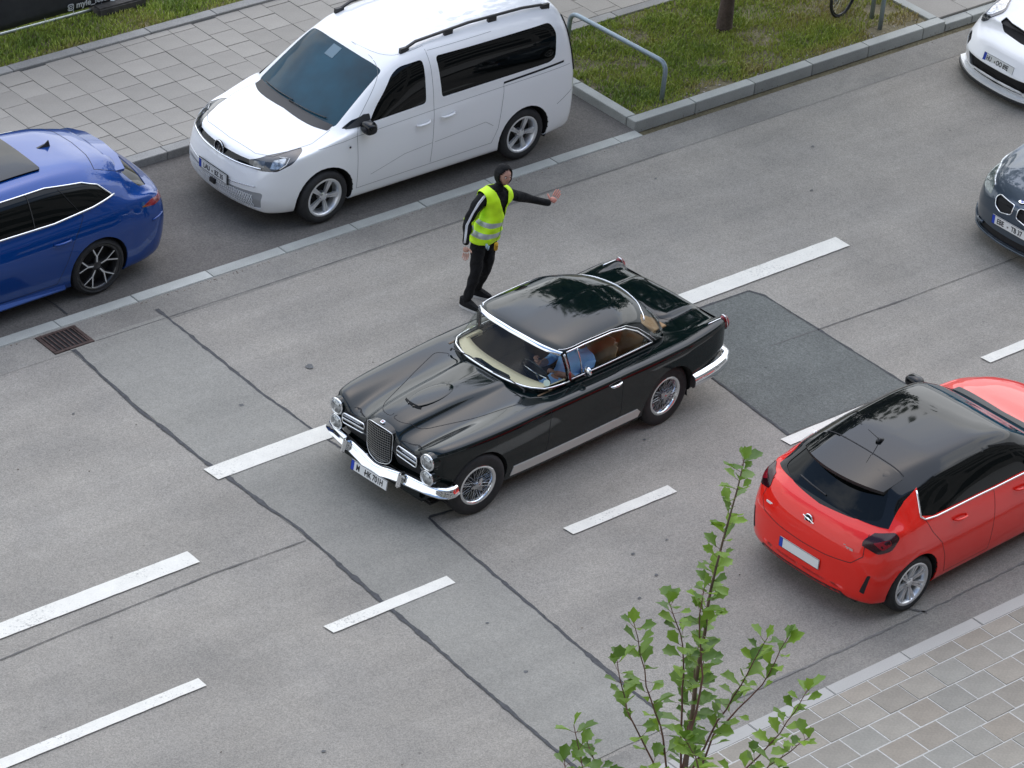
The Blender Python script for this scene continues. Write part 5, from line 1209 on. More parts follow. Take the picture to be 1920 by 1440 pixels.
# ---------------------------------------------------------------- grey saloon (only its nose is in the frame)
def build_saloon():
    T = tag(empty("grey_saloon_car", (7.34, -1.05, 0), 0), "dark grey saloon car with twin kidney grille at the right edge of the photo", "car")
    P = paint("grey_paint", (0.055, 0.075, 0.10), .5, .3)
    st = [(-.84, SEC(.24, .50, .58, .46, .54, .60, .34, .66, .675, .01)), (-.80, SEC(.19, .62, .70, .46, .66, .66, .42, .72, .735, .01)), (-.70, SEC(.17, .74, .81, .48, .74, .72, .50, .765, .775, .01)), (-.4, SEC(.17, .80, .88, .55, .80, .79, .56, .82, .835, .01)), (0, SEC(.17, .84, .905, .6, .84, .86, .60, .88, .91, .01)),
          (.55, SEC(.17, .85, .91, .6, .86, .92, .62, .94, .96, .01)), (.78, SEC(.17, .85, .91, .6, .86, .93, .62, 1.0, 1.02, .01)), (1.3, SEC(.17, .85, .91, .6, .85, .94, .58, 1.31, 1.34, .04)), (1.7, SEC(.17, .85, .91, .6, .85, .95, .56, 1.40, 1.44, .05)), (2.4, SEC(.17, .85, .91, .6, .85, .97, .55, 1.38, 1.42, .05)),
          (3.0, SEC(.17, .85, .91, .6, .85, .98, .56, 1.15, 1.20, .04)), (3.3, SEC(.17, .84, .90, .6, .83, .98, .6, 1.03, 1.05, .01)), (3.75, SEC(.2, .80, .87, .6, .8, .95, .6, .98, 1.0, .01)), (3.88, SEC(.3, .7, .78, .6, .7, .85, .5, .88, .9, .01))]
    def warp(x, y, z):
        if x < .4: x += .34 * (abs(y) / .9) ** 2.4 * min(1, (.4 - x) / .9) + (.05 if z > .62 else 0) * 0
        x += min(1, max(0, (-.3 - x) / .45)) * max(0, z - .5) * .25
        if x > 3.4: x -= .15 * (abs(y) / .9) ** 2
        return x, y, z
    B = Body(loft(st, warp=warp))
    wheel_arch(B, 0, .33, .37, T); wheel_arch(B, 2.9, .33, .37, T)
    for sg in (-1, 1):
        B.cut("headlight", 'front', rpoly([(sg * .44, .66), (sg * .47, .735), (sg * .70, .775), (sg * .86, .79), (sg * .84, .70), (sg * .62, .655)], .02), mat("headlight_glass", (.16, .19, .18), .05, .3, 1.0, noise=(18, .5)), lambda c, n: c.x < .0, -.002)
        B.cut("kidney_grille", 'front', rpoly([(sg * .04, .60), (sg * .035, .71), (sg * .30, .725), (sg * .335, .69), (sg * .30, .60), (sg * .2, .565)], .03), BLACK, lambda c, n: c.x < -.5, .02)
    B.cut("lower_intake", 'front', rpoly([(-.52, .24), (-.58, .33), (.58, .33), (.52, .24)], .02), BLACK, lambda c, n: c.x < -.4, .02)
    B.cut("bonnet", 'top', rpoly([(-.64, .0), (-.60, .36), (-.40, .52), (.1, .64), (.62, .66), (.70, 0), (.62, -.66), (.1, -.64), (-.40, -.52), (-.60, -.36)], .05), P, lambda c, n: c.z > .6 and c.z < 1.0)
    B.cut("windscreen", 'front', rpoly([(-.66, 1.0), (.66, 1.0), (.56, 1.38), (-.56, 1.38)], .05), WSHIELD, lambda c, n: c.z > .98 and c.x < 1.8, .005)
    B.side_cut("side_window", rpoly([(.95, .99), (1.4, 1.3), (1.8, 1.35), (2.4, 1.33), (2.9, 1.15), (2.85, 1.02)], .05), PRIV, .006, .35)
    B.finish(P, T)
    for sg in (-1, 1):
        B.strip("grille_frame", 'front', rpoly([(sg * .04, .60), (sg * .035, .71), (sg * .30, .725), (sg * .335, .69), (sg * .30, .60), (sg * .2, .565)], .03), CHROME, T, r=.007, off=.003, closed=True)
        B.strip("intake_trim", 'front', [(sg * .78, .34), (sg * .6, .29), (sg * .45, .31)], P, T, r=.02, off=.004)
        B.strip("lamp_edge", 'front', [(sg * .47, .74), (sg * .70, .78), (sg * .86, .795)], LAMP, T, r=.012, off=.002)
        mirror_unit(T, .95, sg * .87, 1.02, P, sg)
        # parking lip below
    B.strip("splitter_lip", 'front', [(-.74, .215), (-.4, .20), (0, .195), (.4, .20), (.74, .215)], P, T, r=.018, off=.008)
    h, n = B.hit('top', -.70, 0); e = disc(T, "emblem", CHROME, (h.x, 0, h.z + .0), .042, th=.006)
    e.rotation_euler = (0, 0, 0); e.rotation_euler = (-PI / 2 + .0, 0, 0)
    for k in range(4):
        bm = bmesh.new(); n_ = 7; pts = [(0, -.0075, 0)] + [(.030 * math.cos(k * PI / 2 + t * PI / 2), -.0075, .030 * math.sin(k * PI / 2 + t * PI / 2)) for t in np.linspace(0, 1, n_)]
        bm.faces.new([bm.verts.new(p) for p in pts]); obj("emblem_quadrant", bm, PW if k % 2 else PB, e)
    plate(T, "EBE", "TB 37", (B.hit('front', 0, .50)[0].x - .02, 0, .475), sx=.78)
    wheels(T, 'star', .33, .23, .22, 2.9, .80)
# ---------------------------------------------------------------- white sports car (only its nose is in the frame)
def build_sports():
    T = tag(empty("white_sports_car", (10.52, 1.96, 0), math.radians(-2)), "white sports car with black air slot and front splitter at the top right corner", "car")
    P = paint("white_paint", (0.86, 0.865, 0.87))
    st = [(-1.0, SEC(.22, .56, .62, .40, .54, .50, .30, .53, .54, .01)), (-.96, SEC(.14, .70, .77, .40, .68, .54, .40, .565, .575, .01)), (-.84, SEC(.12, .80, .88, .42, .76, .60, .50, .61, .62, .01)), (-.55, SEC(.12, .84, .92, .5, .82, .72, .56, .69, .70, .01)), (-.2, SEC(.12, .86, .93, .6, .85, .82, .56, .77, .775, .01)), (.2, SEC(.12, .86, .93, .6, .86, .87, .56, .85, .855, .01)),
          (.6, SEC(.12, .86, .93, .6, .86, .88, .58, .93, .94, .01)), (1.1, SEC(.12, .86, .93, .6, .85, .89, .52, 1.18, 1.21, .04)), (1.5, SEC(.12, .86, .93, .6, .85, .9, .50, 1.25, 1.29, .05)), (2.2, SEC(.12, .88, .95, .6, .87, .92, .50, 1.15, 1.19, .04)), (3.0, SEC(.14, .88, .95, .6, .86, .88, .5, .88, .90, .01)), (3.4, SEC(.2, .8, .88, .6, .8, .78, .5, .78, .8, .01)), (3.5, SEC(.3, .7, .78, .55, .7, .7, .5, .72, .73, .01))]
    def warp(x, y, z):
        if x < .4: x += .30 * (abs(y) / .92) ** 2.6 * min(1, (.4 - x) / 1.1)
        if x < -.5: x += max(0, z - .38) * .9 * min(1, (-.5 - x) / .3) + max(0, .38 - z) * .15
        if x > 3: x -= .15 * (abs(y) / .9) ** 2
        return x, y, z
    B = Body(loft(st, warp=warp))
    wheel_arch(B, 0, .34, .37, T); wheel_arch(B, 2.45, .34, .37, T)
    for sg in (-1, 1):
        B.cut("headlight", 'top', rpoly([(-.30, sg * .60), (-.52, sg * .66), (-.56, sg * .76), (-.34, sg * .84), (-.05, sg * .84), (.0, sg * .78)], .09), LAMPD, lambda c, n: c.z > .5, -.012)
        B.cut("side_intake", 'front', rpoly([(sg * .62, .20), (sg * .66, .46), (sg * .80, .50), (sg * .86, .40), (sg * .80, .20)], .02), BLACK, lambda c, n: c.x < -.3, .03)
    B.cut("air_slot", 'top', rpoly([(-.60, 0), (-.56, .34), (-.48, .50), (-.36, .52), (-.42, .36), (-.46, 0), (-.42, -.36), (-.36, -.52), (-.48, -.50), (-.56, -.34)], .02), BLACK, lambda c, n: c.z > .45 and c.z < .75, .03)
    B.cut("lower_intake", 'front', rpoly([(-.52, .20), (-.56, .37), (.56, .37), (.52, .20)], .03), BLACK, lambda c, n: c.x < -.4, .04)
    B.cut("bonnet", 'top', rpoly([(-.46, 0), (-.42, .36), (-.30, .54), (.2, .62), (.55, .62), (.62, 0), (.55, -.62), (.2, -.62), (-.30, -.54), (-.42, -.36)], .04), P, lambda c, n: c.z > .5 and c.z < .95)
    B.cut("windscreen", 'front', rpoly([(-.60, .96), (.60, .96), (.50, 1.23), (-.50, 1.23)], .05), WSHIELD, lambda c, n: c.z > .93 and c.x < 1.6, .005)
    B.side_cut("side_window", rpoly([(.85, .93), (1.2, 1.18), (1.6, 1.22), (2.1, 1.15), (2.4, .95)], .05), PRIV, .006, .35)
    B.finish(P, T)
    for sg in (-1, 1):
        B.patch("headlight_glass", 'top', rpoly([(-.28, sg * .64), (-.46, sg * .69), (-.48, sg * .75), (-.32, sg * .80), (-.10, sg * .80), (-.06, sg * .76)], .06), LAMP, T, off=.015, step=.04)
    bm = bmesh.new()
    ys = np.linspace(-.86, .86, 25); A = []
    def fx(y): return -.985 + .30 * (abs(y) / .86) ** 2.6
    for th, m_, nm in ((.0, P, "front_splitter"), (.03, PLAST, "splitter_blade")):
        bm = bmesh.new(); pl = [(fx(y) - .03 - th * .6, y) for y in ys] + [(fx(y) + .20, y) for y in ys[::-1]]
        prism(bm, pl, 'z', .10 - th * 1.1, .135 - th * 1.1); obj(nm, bm, m_, T)
    bm = bmesh.new(); h, n = B.hit('top', -.33, 0); bmesh.ops.create_circle(bm, cap_ends=True, radius=.034, segments=6); e = obj("badge", bm, mat("badge_gold", (.45, .16, .04), .3, .6), T, loc=(h.x, 0, h.z + .004), rot=(0, -.22, 0))
    plate(T, "HU", "QQ 89E", (B.hit('front', 0, .44)[0].x - .012, 0, .44), sx=.72, x1=-.165, x2=.065, size=.085).rotation_euler = (PI / 2 - .25, 0, -PI / 2)
    wheels(T, 'star', .34, .25, .24, 2.45, .80)
# ---------------------------------------------------------------- black classic coupe
def build_coupe():
    T = tag(empty("classic_coupe", (-1.963, -.873, 0), math.atan2(.0846, .9964)), "black 1950s coupe with chrome bumpers and tail fins, crossing the centre line", "car")
    P = mat("black_paint", (0.002, 0.006, 0.0065), .06, spec=.48)
    def FS(zb, yw, yf, zf, yv, zv, yq, zq, zc, k=1.0):
        l = lambda a, b, t: a + (b - a) * t
        return [(0, zb), (yw * .5, zb), (yw * .90, zb + .005), (yw * .965, l(zb, zf, .18)), (yw, l(zb, zf, .42)), (yw, l(zb, zf, .70)), (yw * .996, l(zb, zf, .90)), (l(yf, yw * .99, .80), l(zb, zf, .975)), (yf, zf), (l(yf, yv, .45), l(zf, zv, .30)), (yv, zv), (yq + min(.07, (yv - yq) * .4), l(zv, zq, .34)), (yq, zq), (0, zc)]
    st = [(-.60, FS(.42, .64, .56, .70, .40, .68, .20, .70, .71)), (-.585, FS(.36, .70, .62, .80, .42, .74, .19, .80, .82)), (-.555, FS(.31, .735, .645, .85, .43, .77, .18, .85, .87)), (-.51, FS(.28, .765, .665, .875, .44, .785, .18, .875, .895)), (-.2, FS(.22, .82, .70, .895, .46, .83, .20, .925, .95)),
          (.3, FS(.20, .855, .73, .905, .48, .87, .22, .955, .975)), (.80, FS(.20, .875, .75, .92, .52, .915, .25, .955, .965)), (1.05, FS(.20, .88, .76, .925, .56, .93, .25, .95, .955)), (1.5, FS(.20, .885, .765, .925, .60, .93, .25, .94, .94)), (2.0, FS(.20, .885, .765, .92, .6, .93, .25, .94, .94)),
          (2.5, FS(.21, .89, .77, .92, .58, .93, .25, .94, .945)), (2.9, FS(.24, .89, .775, .925, .54, .925, .25, .94, .95)), (3.15, FS(.27, .88, .775, .938, .66, .93, .36, .975, .985)), (3.4, FS(.31, .86, .765, .955, .66, .93, .36, .972, .982)), (3.53, FS(.35, .83, .75, .958, .65, .915, .36, .95, .96)), (3.60, FS(.38, .80, .735, .945, .64, .885, .36, .91, .92)), (3.65, FS(.44, .75, .70, .87, .60, .81, .34, .82, .83))]
    def warp(x, y, z):
        if x < .2: x += .07 * (abs(y) / .8) ** 3 * min(1, (.2 - x) / .8)
        x += min(1, max(0, (-.3 - x) / .3)) * max(0, .66 - z) * .45
        if x > 3.2: x -= max(0, .62 - z) * .55 * (x - 3.2) / .45
        return x, y, z
    B = Body(loft(st, warp=warp))
    wheel_arch(B, 0, .345, .375, T); wheel_arch(B, 2.72, .345, .375, T, y_in=.55)
    # cabin opening in the deck, bonnet, doors, boot lid
    B.cut("bonnet", 'top', rpoly([(-.46, .0), (-.45, .14), (-.28, .30), (.3, .50), (.74, .62), (.84, .50), (.80, 0), (.84, -.50), (.74, -.62), (.3, -.50), (-.28, -.30), (-.45, -.14)], [.02, .06, .1, .1, .08, .05, .02, .05, .08, .1, .1, .06]), P, lambda c, n: c.z > .7)
    B.cut(None, 'top', rpoly([(.95, .0), (1.0, .40), (1.12, .56), (1.5, .60), (2.5, .60), (2.75, .45), (2.82, 0), (2.75, -.45), (2.5, -.60), (1.5, -.60), (1.12, -.56), (1.0, -.40)], .02), None, lambda c, n: c.z > .8)
    B.cut("boot_lid", 'top', rpoly([(3.10, 0), (3.05, .36), (3.12, .46), (3.55, .44), (3.60, 0), (3.55, -.44), (3.12, -.46), (3.05, -.36)], .04), P, lambda c, n: c.z > .7)
    B.side_cut("door", rpoly([(.90, .36), (.92, .90), (1.0, .935), (1.9, .93), (1.96, .80), (1.97, .45), (1.90, .36)], .03), P, ymin=.5)
    B.finish(P, T)
    bm = bmesh.new()
    for sg in (-1, 1): B.seam(bm, 'side', [(.90, .38), (.92, .90)], sg); B.seam(bm, 'side', [(1.96, .92), (1.97, .45), (1.90, .38), (.92, .38)], sg)
    B.seam(bm, 'top', rpoly([(-.46, -.001), (-.45, -.14), (-.28, -.30), (.3, -.50), (.74, -.62), (.84, -.50)], .06), w=.007); B.seam(bm, 'top', rpoly([(-.46, .001), (-.45, .14), (-.28, .30), (.3, .50), (.74, .62), (.84, .50)], .06), w=.007)
    B.seam(bm, 'top', [(3.05, -.3), (3.05, -.36), (3.12, -.46), (3.55, -.44)]); obj("panel_gaps", bm, SEAM, T)["kind"] = "stuff"
    # ---- greenhouse
    def GS(y0, y1, z1, yr, zr, zc): return [(0, .86), (y0, .86), (y0, .925), (y0 * .998, .955), ((y0 + yr) / 2 + .02, .955 + (zr - .955) * .5), (yr + .012, zr - .03), (yr - .01, zr), (yr * .82, zr + (zc - zr) * .42), (yr * .55, zr + (zc - zr) * .78), (0, zc)]
    gt = [(.84, GS(.60, 0, 0, .57, .962, .966)), (.88, GS(.62, 0, 0, .59, .99, 1.0)), (.99, GS(.64, 0, 0, .592, 1.10, 1.125)), (1.14, GS(.655, 0, 0, .592, 1.245, 1.29)), (1.19, GS(.66, 0, 0, .592, 1.275, 1.335)), (1.24, GS(.662, 0, 0, .592, 1.295, 1.36)), (1.45, GS(.665, 0, 0, .595, 1.31, 1.392)), (1.9, GS(.67, 0, 0, .60, 1.315, 1.42)), (2.25, GS(.67, 0, 0, .60, 1.315, 1.415)),
          (2.50, GS(.67, 0, 0, .595, 1.285, 1.375)), (2.72, GS(.668, 0, 0, .59, 1.215, 1.29)), (2.90, GS(.665, 0, 0, .59, 1.09, 1.145)), (3.04, GS(.66, 0, 0, .60, .985, 1.0)), (3.08, GS(.65, 0, 0, .60, .955, .96))]
    def gw(x, y, z):
        if x < 1.6: x += .15 * (abs(y) / .62) ** 3.0 * min(1, (1.6 - x) / .4)
        if x > 2.0: x -= .26 * (abs(y) / .62) ** 2.4 * min(1, (x - 2.0) / .5)
        return x, y, z
    G = Body(loft(gt, warp=gw, dx=.035))
    GL = clear_glass("clear_glass", (.93, .96, .95)); GLT = clear_glass("side_glass", (.95, .97, .96))
    ws = [(.6, .972), (1.355, .972), (1.33, 1.10), (1.30, 1.245), (1.285, 1.268), (1.16, 1.312), (.6, 1.6)]
    G.cut("windscreen", 'side', ws, GL, lambda c, n: c.z > .95 and c.x < 1.42, .004)
    dlo = rpoly([(1.41, .972), (1.355, 1.262), (1.6, 1.275), (2.0, 1.272), (2.2, 1.245), (2.38, 1.15), (2.52, 1.03), (2.56, .972)], [.02, .02, .05, .1, .1, .1, .05, .02])
    G.side_cut("side_window", dlo, GLT, .004, .35)
    G.cut("rear_window", 'side', [(2.72, .975), (2.63, 1.06), (2.48, 1.205), (2.50, 1.235), (2.73, 1.265), (3.3, 1.3), (3.3, .975)], GL, lambda c, n: c.z > .96 and c.x > 2.3, .004)
    G.cut(None, 'side', [(.5, .80), (3.5, .80), (3.5, .915), (.5, .915)], None)
    G.finish(P, T, thick=.02, body_name="roof")
    for sg in (-1, 1):
        G.strip("window_chrome", 'side', [(1.355, 1.272), (1.6, 1.283), (2.0, 1.28), (2.2, 1.252), (2.38, 1.16), (2.52, 1.045), (2.60, .975)], CHROME, T, sg, .010, .003)
        G.strip("belt_chrome", 'side', [(1.40, .968), (1.9, .966), (2.60, .968)], DCHROME, T, sg, .011, .004)
        G.strip("drip_rail", 'side', [(1.30, 1.295), (1.6, 1.307), (2.0, 1.303), (2.22, 1.275), (2.40, 1.185), (2.56, 1.06), (2.66, .97)], CHROME, T, sg, .004, .003)
        G.strip("windscreen_pillar", 'side', [(1.375, .97), (1.355, 1.10), (1.325, 1.26)], DCHROME, T, sg, .014, .002)
        G.strip("vent_window_bar", 'side', [(1.56, .972), (1.50, 1.272)], CHROME, T, sg, .007, .002)
        G.strip("pillar_foot", 'side', [(1.385, .965), (1.375, 1.02), (1.37, 1.06)], mat("red_seal", (.25, .015, .015), .5), T, sg, .018, .003)
    G.strip("rear_window_chrome", 'rear', [(.57, 1.20), (.45, 1.245), (.25, 1.272), (0, 1.282), (-.25, 1.272), (-.45, 1.245), (-.57, 1.20)], CHROME, T, r=.006, off=.002)
    # chrome header above the windscreen and frame below it
    hp = []; fp = []
    for y in np.linspace(-.585, .585, 25):
        zt = 1.315 - .05 * (abs(y) / .585) ** 2.6
        h, n = G.hit('front', y, zt); hp.append(h + n * .004)
    bm = bmesh.new()
    for i, p in enumerate(hp): pass
    for i in range(len(hp) - 1):
        for q in (hp[i],): pass
    rows = []
    for p in hp: rows.append([bm.verts.new(p + Vector((-.016, 0, -.020))), bm.verts.new(p + Vector((-.006, 0, .006))), bm.verts.new(p + Vector((.018, 0, .015))), bm.verts.new(p + Vector((.022, 0, -.01)))])
    for a, b in zip(rows, rows[1:]):
        for k in range(3): bm.faces.new((a[k], b[k], b[k + 1], a[k + 1]))
    bmesh.ops.recalc_face_normals(bm, faces=bm.faces); o = obj("windscreen_header", bm, CHROME, T, True, angle=50)
    pts = []
    for y in np.linspace(-.60, .60, 21):
        h, n = G.hit('front', y, .972); pts.append(h + n * .008)
    near = [Vector((1.36, -.675, .967)), Vector((1.25, -.67, .967)), Vector((1.14, -.655, .968)), Vector((1.05, -.63, .969))]; far = [Vector((p.x, -p.y, p.z)) for p in near[::-1]]
    bm = bmesh.new(); tube(bm, near + pts[1:-1] + far, .012, 6); obj("windscreen_frame", bm, CHROME, T, True)
    # ---- nose: grilles, lamps, bumper
    bm = bmesh.new()       # tall centre grille shell
    sh = [(-.185, .85), (-.10, .878), (0, .885), (.10, .878), (.185, .85), (.178, .55), (.14, .475), (0, .435), (-.14, .475), (-.178, .55)]
    prism(bm, rpoly(sh, .04, 3), 'x', -.63, -.40); 
    for v in bm.verts:
        if v.co.x < -.5: v.co.x += .03 * (abs(v.co.y) / .175) ** 2 + max(0, .65 - v.co.z) * .12
    bmesh.ops.recalc_face_normals(bm, faces=bm.faces); obj("grille_shell", bm, GLOSSB, T, True, angle=35)
    tube_pts = [Vector((-.638 + .03 * (abs(y) / .175) ** 2 + max(0, .65 - z) * .12, y, z)) for y, z in rpoly(sh, .04, 3)]
    bm = bmesh.new(); tube(bm, tube_pts + tube_pts[:1], .0045, 6, False); obj("grille_surround", bm, CHROME, T, True)
    bm = bmesh.new()
    def gx(y, z): return -.642 + .03 * (abs(y) / .175) ** 2 + max(0, .65 - z) * .12
    for k in range(-6, 7):
        y = k * .0262; z0 = .45 + .10 * (abs(y) / .175) ** 1.6; z1 = .865 - .03 * (abs(y) / .175)
        tube(bm, [(gx(y, z), y, z) for z in np.linspace(z0, z1, 6)], .0019, 4, False)
    for z in np.arange(.475, .86, .027):
        w_ = .165 if z > .55 else .165 - (.55 - z) * 1.1
        tube(bm, [(gx(y, z) - .002, y, z) for y in np.linspace(-w_, w_, 7)], .0019, 4, False)
    obj("grille_mesh", bm, mat('mesh_metal', (.26, .25, .23), .35, .8), T)
    for sg in (-1, 1):
        B.patch("grille_recess", 'front', rpoly([(sg * .20, .50), (sg * .20, .80), (sg * .36, .79), (sg * .55, .80), (sg * .55, .52)], .02), BLACK, T, off=.002)
        h, n = B.hit('front', sg * .38, .70)
        x0 = -.60
        e = empty("side_grille", parent=T, loc=(x0, sg * .385, .695), rz=-sg * -.06)
        fr = rpoly([(-.15, -.055), (-.15, .055), (.15, .055), (.15, -.055)], .035, 4)
        bm = bmesh.new(); tube(bm, [(0, u, v) for u, v in fr] + [(0, *fr[0])], .008, 6, False); obj("grille_frame", bm, CHROME, e, True)
        bm = bmesh.new(); box(bm, -.012, .012, -.148, .148, -.012, .008, .003); obj("grille_bar", bm, CHROME, e)
        bm = bmesh.new()
        for k in range(-6, 7): tube(bm, [(.006, k * .023, .01), (.006, k * .023, .046)], .003, 4, False)
        for z in (.022, .036): tube(bm, [(.006, -.145, z), (.006, .145, z)], .003, 4, False)
        obj("grille_mesh", bm, DCHROME, e)
        bm = bmesh.new(); box(bm, .012, .03, -.14, .14, -.05, .05); obj("grille_back", bm, BLACK, e)
        for z, r, x in ((.755, .086, -.585), (.570, .082, -.575)):
            lp = empty("headlight", parent=T, loc=(x, sg * .655, z))
            disc(lp, "lamp_lens", LAMP, (0, 0, 0), r * .92, th=.004, dome=.028)
            ringobj(lp, "lamp_ring", CHROME, (0, 0, 0), r * .95, .011)
            bm = bmesh.new(); lathe_y(bm, [(r * .97, -.002), (r * 1.06, .04), (r * 1.08, .16)], 28); obj("lamp_housing", bm, P, lp, True, rot=(0, 0, -PI / 2))
    def sweep(name, path, prof, m):
        """profile (out, up) swept along a path; 'out' follows the horizontal normal"""
        bm = bmesh.new(); rows = []
        for i, p in enumerate(path):
            p = Vector(p); d = Vector(path[min(i + 1, len(path) - 1)]) - Vector(path[max(i - 1, 0)]); d.z = 0; d.normalize(); o_ = Vector((-d.y, d.x, 0)); k = 1.0
            rows.append([bm.verts.new(p + o_ * a * k + Vector((0, 0, b * k))) for a, b in prof])
        n = len(prof)
        for a, b in zip(rows, rows[1:]):
            for k in range(n): bm.faces.new((a[k], a[(k + 1) % n], b[(k + 1) % n], b[k]))
        bm.faces.new(rows[0][::-1]); bm.faces.new(rows[-1]); bmesh.ops.recalc_face_normals(bm, faces=bm.faces); return obj(name, bm, m, T, True, angle=50)
    half = [(-.33, .835, .445), (-.40, .850, .445), (-.46, .838, .445), (-.515, .79, .45), (-.56, .69, .455), (-.595, .54, .458), (-.625, .36, .455), (-.645, .20, .43), (-.655, .10, .405), (-.66, 0, .395)]
    path = [Vector(p) for p in half] + [Vector((p[0], -p[1], p[2])) for p in half[:-1][::-1]]
    fine = []
    for i in range(len(path) - 1):
        for t in (0, .33, .66): fine.append(path[i].lerp(path[i + 1], t))
    fine.append(path[-1])
    prof = [(.03, -.058), (.048, -.048), (.050, -.036), (.030, -.015), (.024, .02), (.012, .038), (-.035, .044), (-.045, .03), (-.03, -.05)]
    prof = [(-a, b) for a, b in prof]
    sweep("front_bumper", fine, prof, CHROME)
    for sg in (-1, 1):
        bm = bmesh.new(); box(bm, -.715, -.625, sg * .40 - .026, sg * .40 + .026, .38, .545, .02)
        for v in bm.verts: v.co.x += (v.co.z - .48) * .25
        obj("bumper_guard", bm, CHROME, T, True, angle=40)
    # valance below the bumper
    bm = bmesh.new(); box(bm, -.56, -.34, -.60, .60, .22, .42, .04); obj("front_valance", bm, P, T, True, angle=40)
    p_ = plate(T, "M", "HK 701H", (-.715, -.0, .325), sx=.74, x1=-.158, x2=.070, size=.092, border=True); p_.rotation_euler = (PI / 2 - .12, 0, -PI / 2)
    # rear bumper wraps round the corners
    half = [(3.06, .885, .44), (3.2, .89, .45), (3.4, .885, .47), (3.56, .86, .49), (3.66, .80, .50), (3.72, .66, .50), (3.75, .4, .49), (3.76, 0, .49)]
    path = [Vector(p) for p in half] + [Vector((p[0], -p[1], p[2])) for p in half[:-1][::-1]]; fine = []
    for i in range(len(path) - 1):
        for t in (0, .33, .66): fine.append(path[i].lerp(path[i + 1], t))
    fine.append(path[-1])
    sweep("rear_bumper", fine, [(0.02, -.09), (.05, -.06), (.055, .0), (.03, .05), (-.01, .065), (-.03, .05), (-.03, -.08)], CHROME)
    # fin tail lamps
    for sg in (-1, 1):
        tl = empty("taillight", parent=T, loc=(3.63, sg * .755, .885))
        bm = bmesh.new(); bmesh.ops.create_uvsphere(bm, u_segments=16, v_segments=10, radius=1)
        for v in bm.verts: v.co = Vector((v.co.x * .062 - .03 * v.co.z, v.co.y * .050, v.co.z * .088))
        obj("tail_lens", bm, TAIL, tl, True)
        bm = bmesh.new(); pr = [Vector((-.012 - .02 * math.sin(a), .053 * math.cos(a), .092 * math.sin(a))) for a in np.linspace(0, 2 * PI, 21)]; tube(bm, pr, .006, 6, False); obj("lens_ring", bm, CHROME, tl, True)
        pts = [B.hit('top', x, sg * .765)[0] + Vector((0, 0, .004)) for x in (3.36, 3.42, 3.48, 3.54)]
        bm = bmesh.new(); tube(bm, pts + [Vector((3.575, sg * .76, .945))], .007, 6); obj("fin_chrome", bm, CHROME, T, True)
        B.patch("sill_trim", 'side', [(.44, .275), (.46, .395), (2.24, .395), (2.30, .34), (2.28, .275)], mat('brushed_trim', (.72, .71, .68), .38, .45), T, sg, .008)
        door_handle(B, T, 1.84, .855, CHROME, .17, sg)
    # exhaust-side flare of the rear wing
    # bonnet scoop, badge, wipers, mirror, windscreen disc
    bm = bmesh.new(); bmesh.ops.create_uvsphere(bm, u_segments=24, v_segments=14, radius=1)
    for v in bm.verts:
        c = v.co; v.co = Vector((c.x * .30, c.y * .125, max(c.z, -.1) * .013))
    bmesh.ops.delete(bm, geom=[f for f in bm.faces if f.calc_center_median().x < -.27], context='FACES')
    h = B.hit('top', .07, 0)[0]; obj("bonnet_scoop", bm, P, T, True, loc=(.07, 0, h.z - .006), rot=(0, -.03, 0))
    bm = bmesh.new(); y_ = np.linspace(-.115, .115, 11)
    A = [bm.verts.new((-.19 + .035 * (y / .115) ** 2, y, B.hit('top', -.19, 0)[0].z + .024 - .014 * (y / .115) ** 2)) for y in y_]; C = [bm.verts.new((-.205 + .03 * (y / .115) ** 2, y, B.hit('top', -.2, y)[0].z - .002)) for y in y_]
    for i in range(10): bm.faces.new((A[i], A[i + 1], C[i + 1], C[i]))
    bmesh.ops.recalc_face_normals(bm, faces=bm.faces); obj("scoop_mouth", bm, BLACK, T)
    h = B.hit('top', -.60, 0)[0]
    bm = bmesh.new(); box(bm, -.02, .02, -.022, .022, 0, .01, .004); o = obj("bonnet_badge", bm, CHROME, T, loc=(-.575, 0, .892), rot=(0, -.3, 0)); bm = bmesh.new(); box(bm, -.012, .012, -.013, .013, .0101, .0112); obj("badge_enamel", bm, TAIL, o)
    for y0, y1, x0, x1 in ((.50, .02, .88, .83), (-.52, -.10, .90, .82)):
        bm = bmesh.new(); tube(bm, [Vector((x0 - .03, y0, .975)), Vector(((x0 + x1) / 2 + .01, (y0 + y1) / 2, .995)), Vector((x1 + .02, y1, .995))], .006, 6); tube(bm, [Vector((x0 - .03, y0, .975)), Vector((x0 - .04, y0 * 1.02, .95))], .010, 6); obj("wiper", bm, PLAST, T)
    bm = bmesh.new(); tube(bm, [Vector((1.55, -.69, .955)), Vector((1.55, -.735, 1.0)), Vector((1.55, -.75, 1.03))], .007, 6); mo = obj("door_mirror", bm, CHROME, T, True)
    disc(mo, "mirror_head", CHROME, (1.545, -.755, 1.05), .05, 'x', .012, dome=.02)
    bm = bmesh.new(); bmesh.ops.create_circle(bm, cap_ends=True, radius=.035, segments=18); h, n = G.hit('front', -.615, 1.02)
    o = obj("windscreen_disc", bm, mat("pale_green_print", (.55, .66, .55), .5), T, loc=h + Vector((-.006, -.004, 0))); o.rotation_euler = Vector((n.x, n.y, n.z)).to_track_quat('Z', 'Y').to_euler()
    # ---- interior
    TAN = mat("tan_leather", (.30, .18, .08), .5, noise=(8, .15)); CREAM = mat("cream_trim", (.78, .68, .44), .6); DK = mat("dark_carpet", (.02, .017, .015), .9)
    bm = bmesh.new(); box(bm, .80, 2.9, -.66, .66, .28, .30); obj("cabin_floor", bm, DK, T)
    bm = bmesh.new()
    for sg in (-1, 1): box(bm, .95, 2.6, sg * .64 - .01, sg * .64 + .01, .30, .93)
    obj("door_lining", bm, mat("dark_tan", (.10, .06, .03), .6), T)
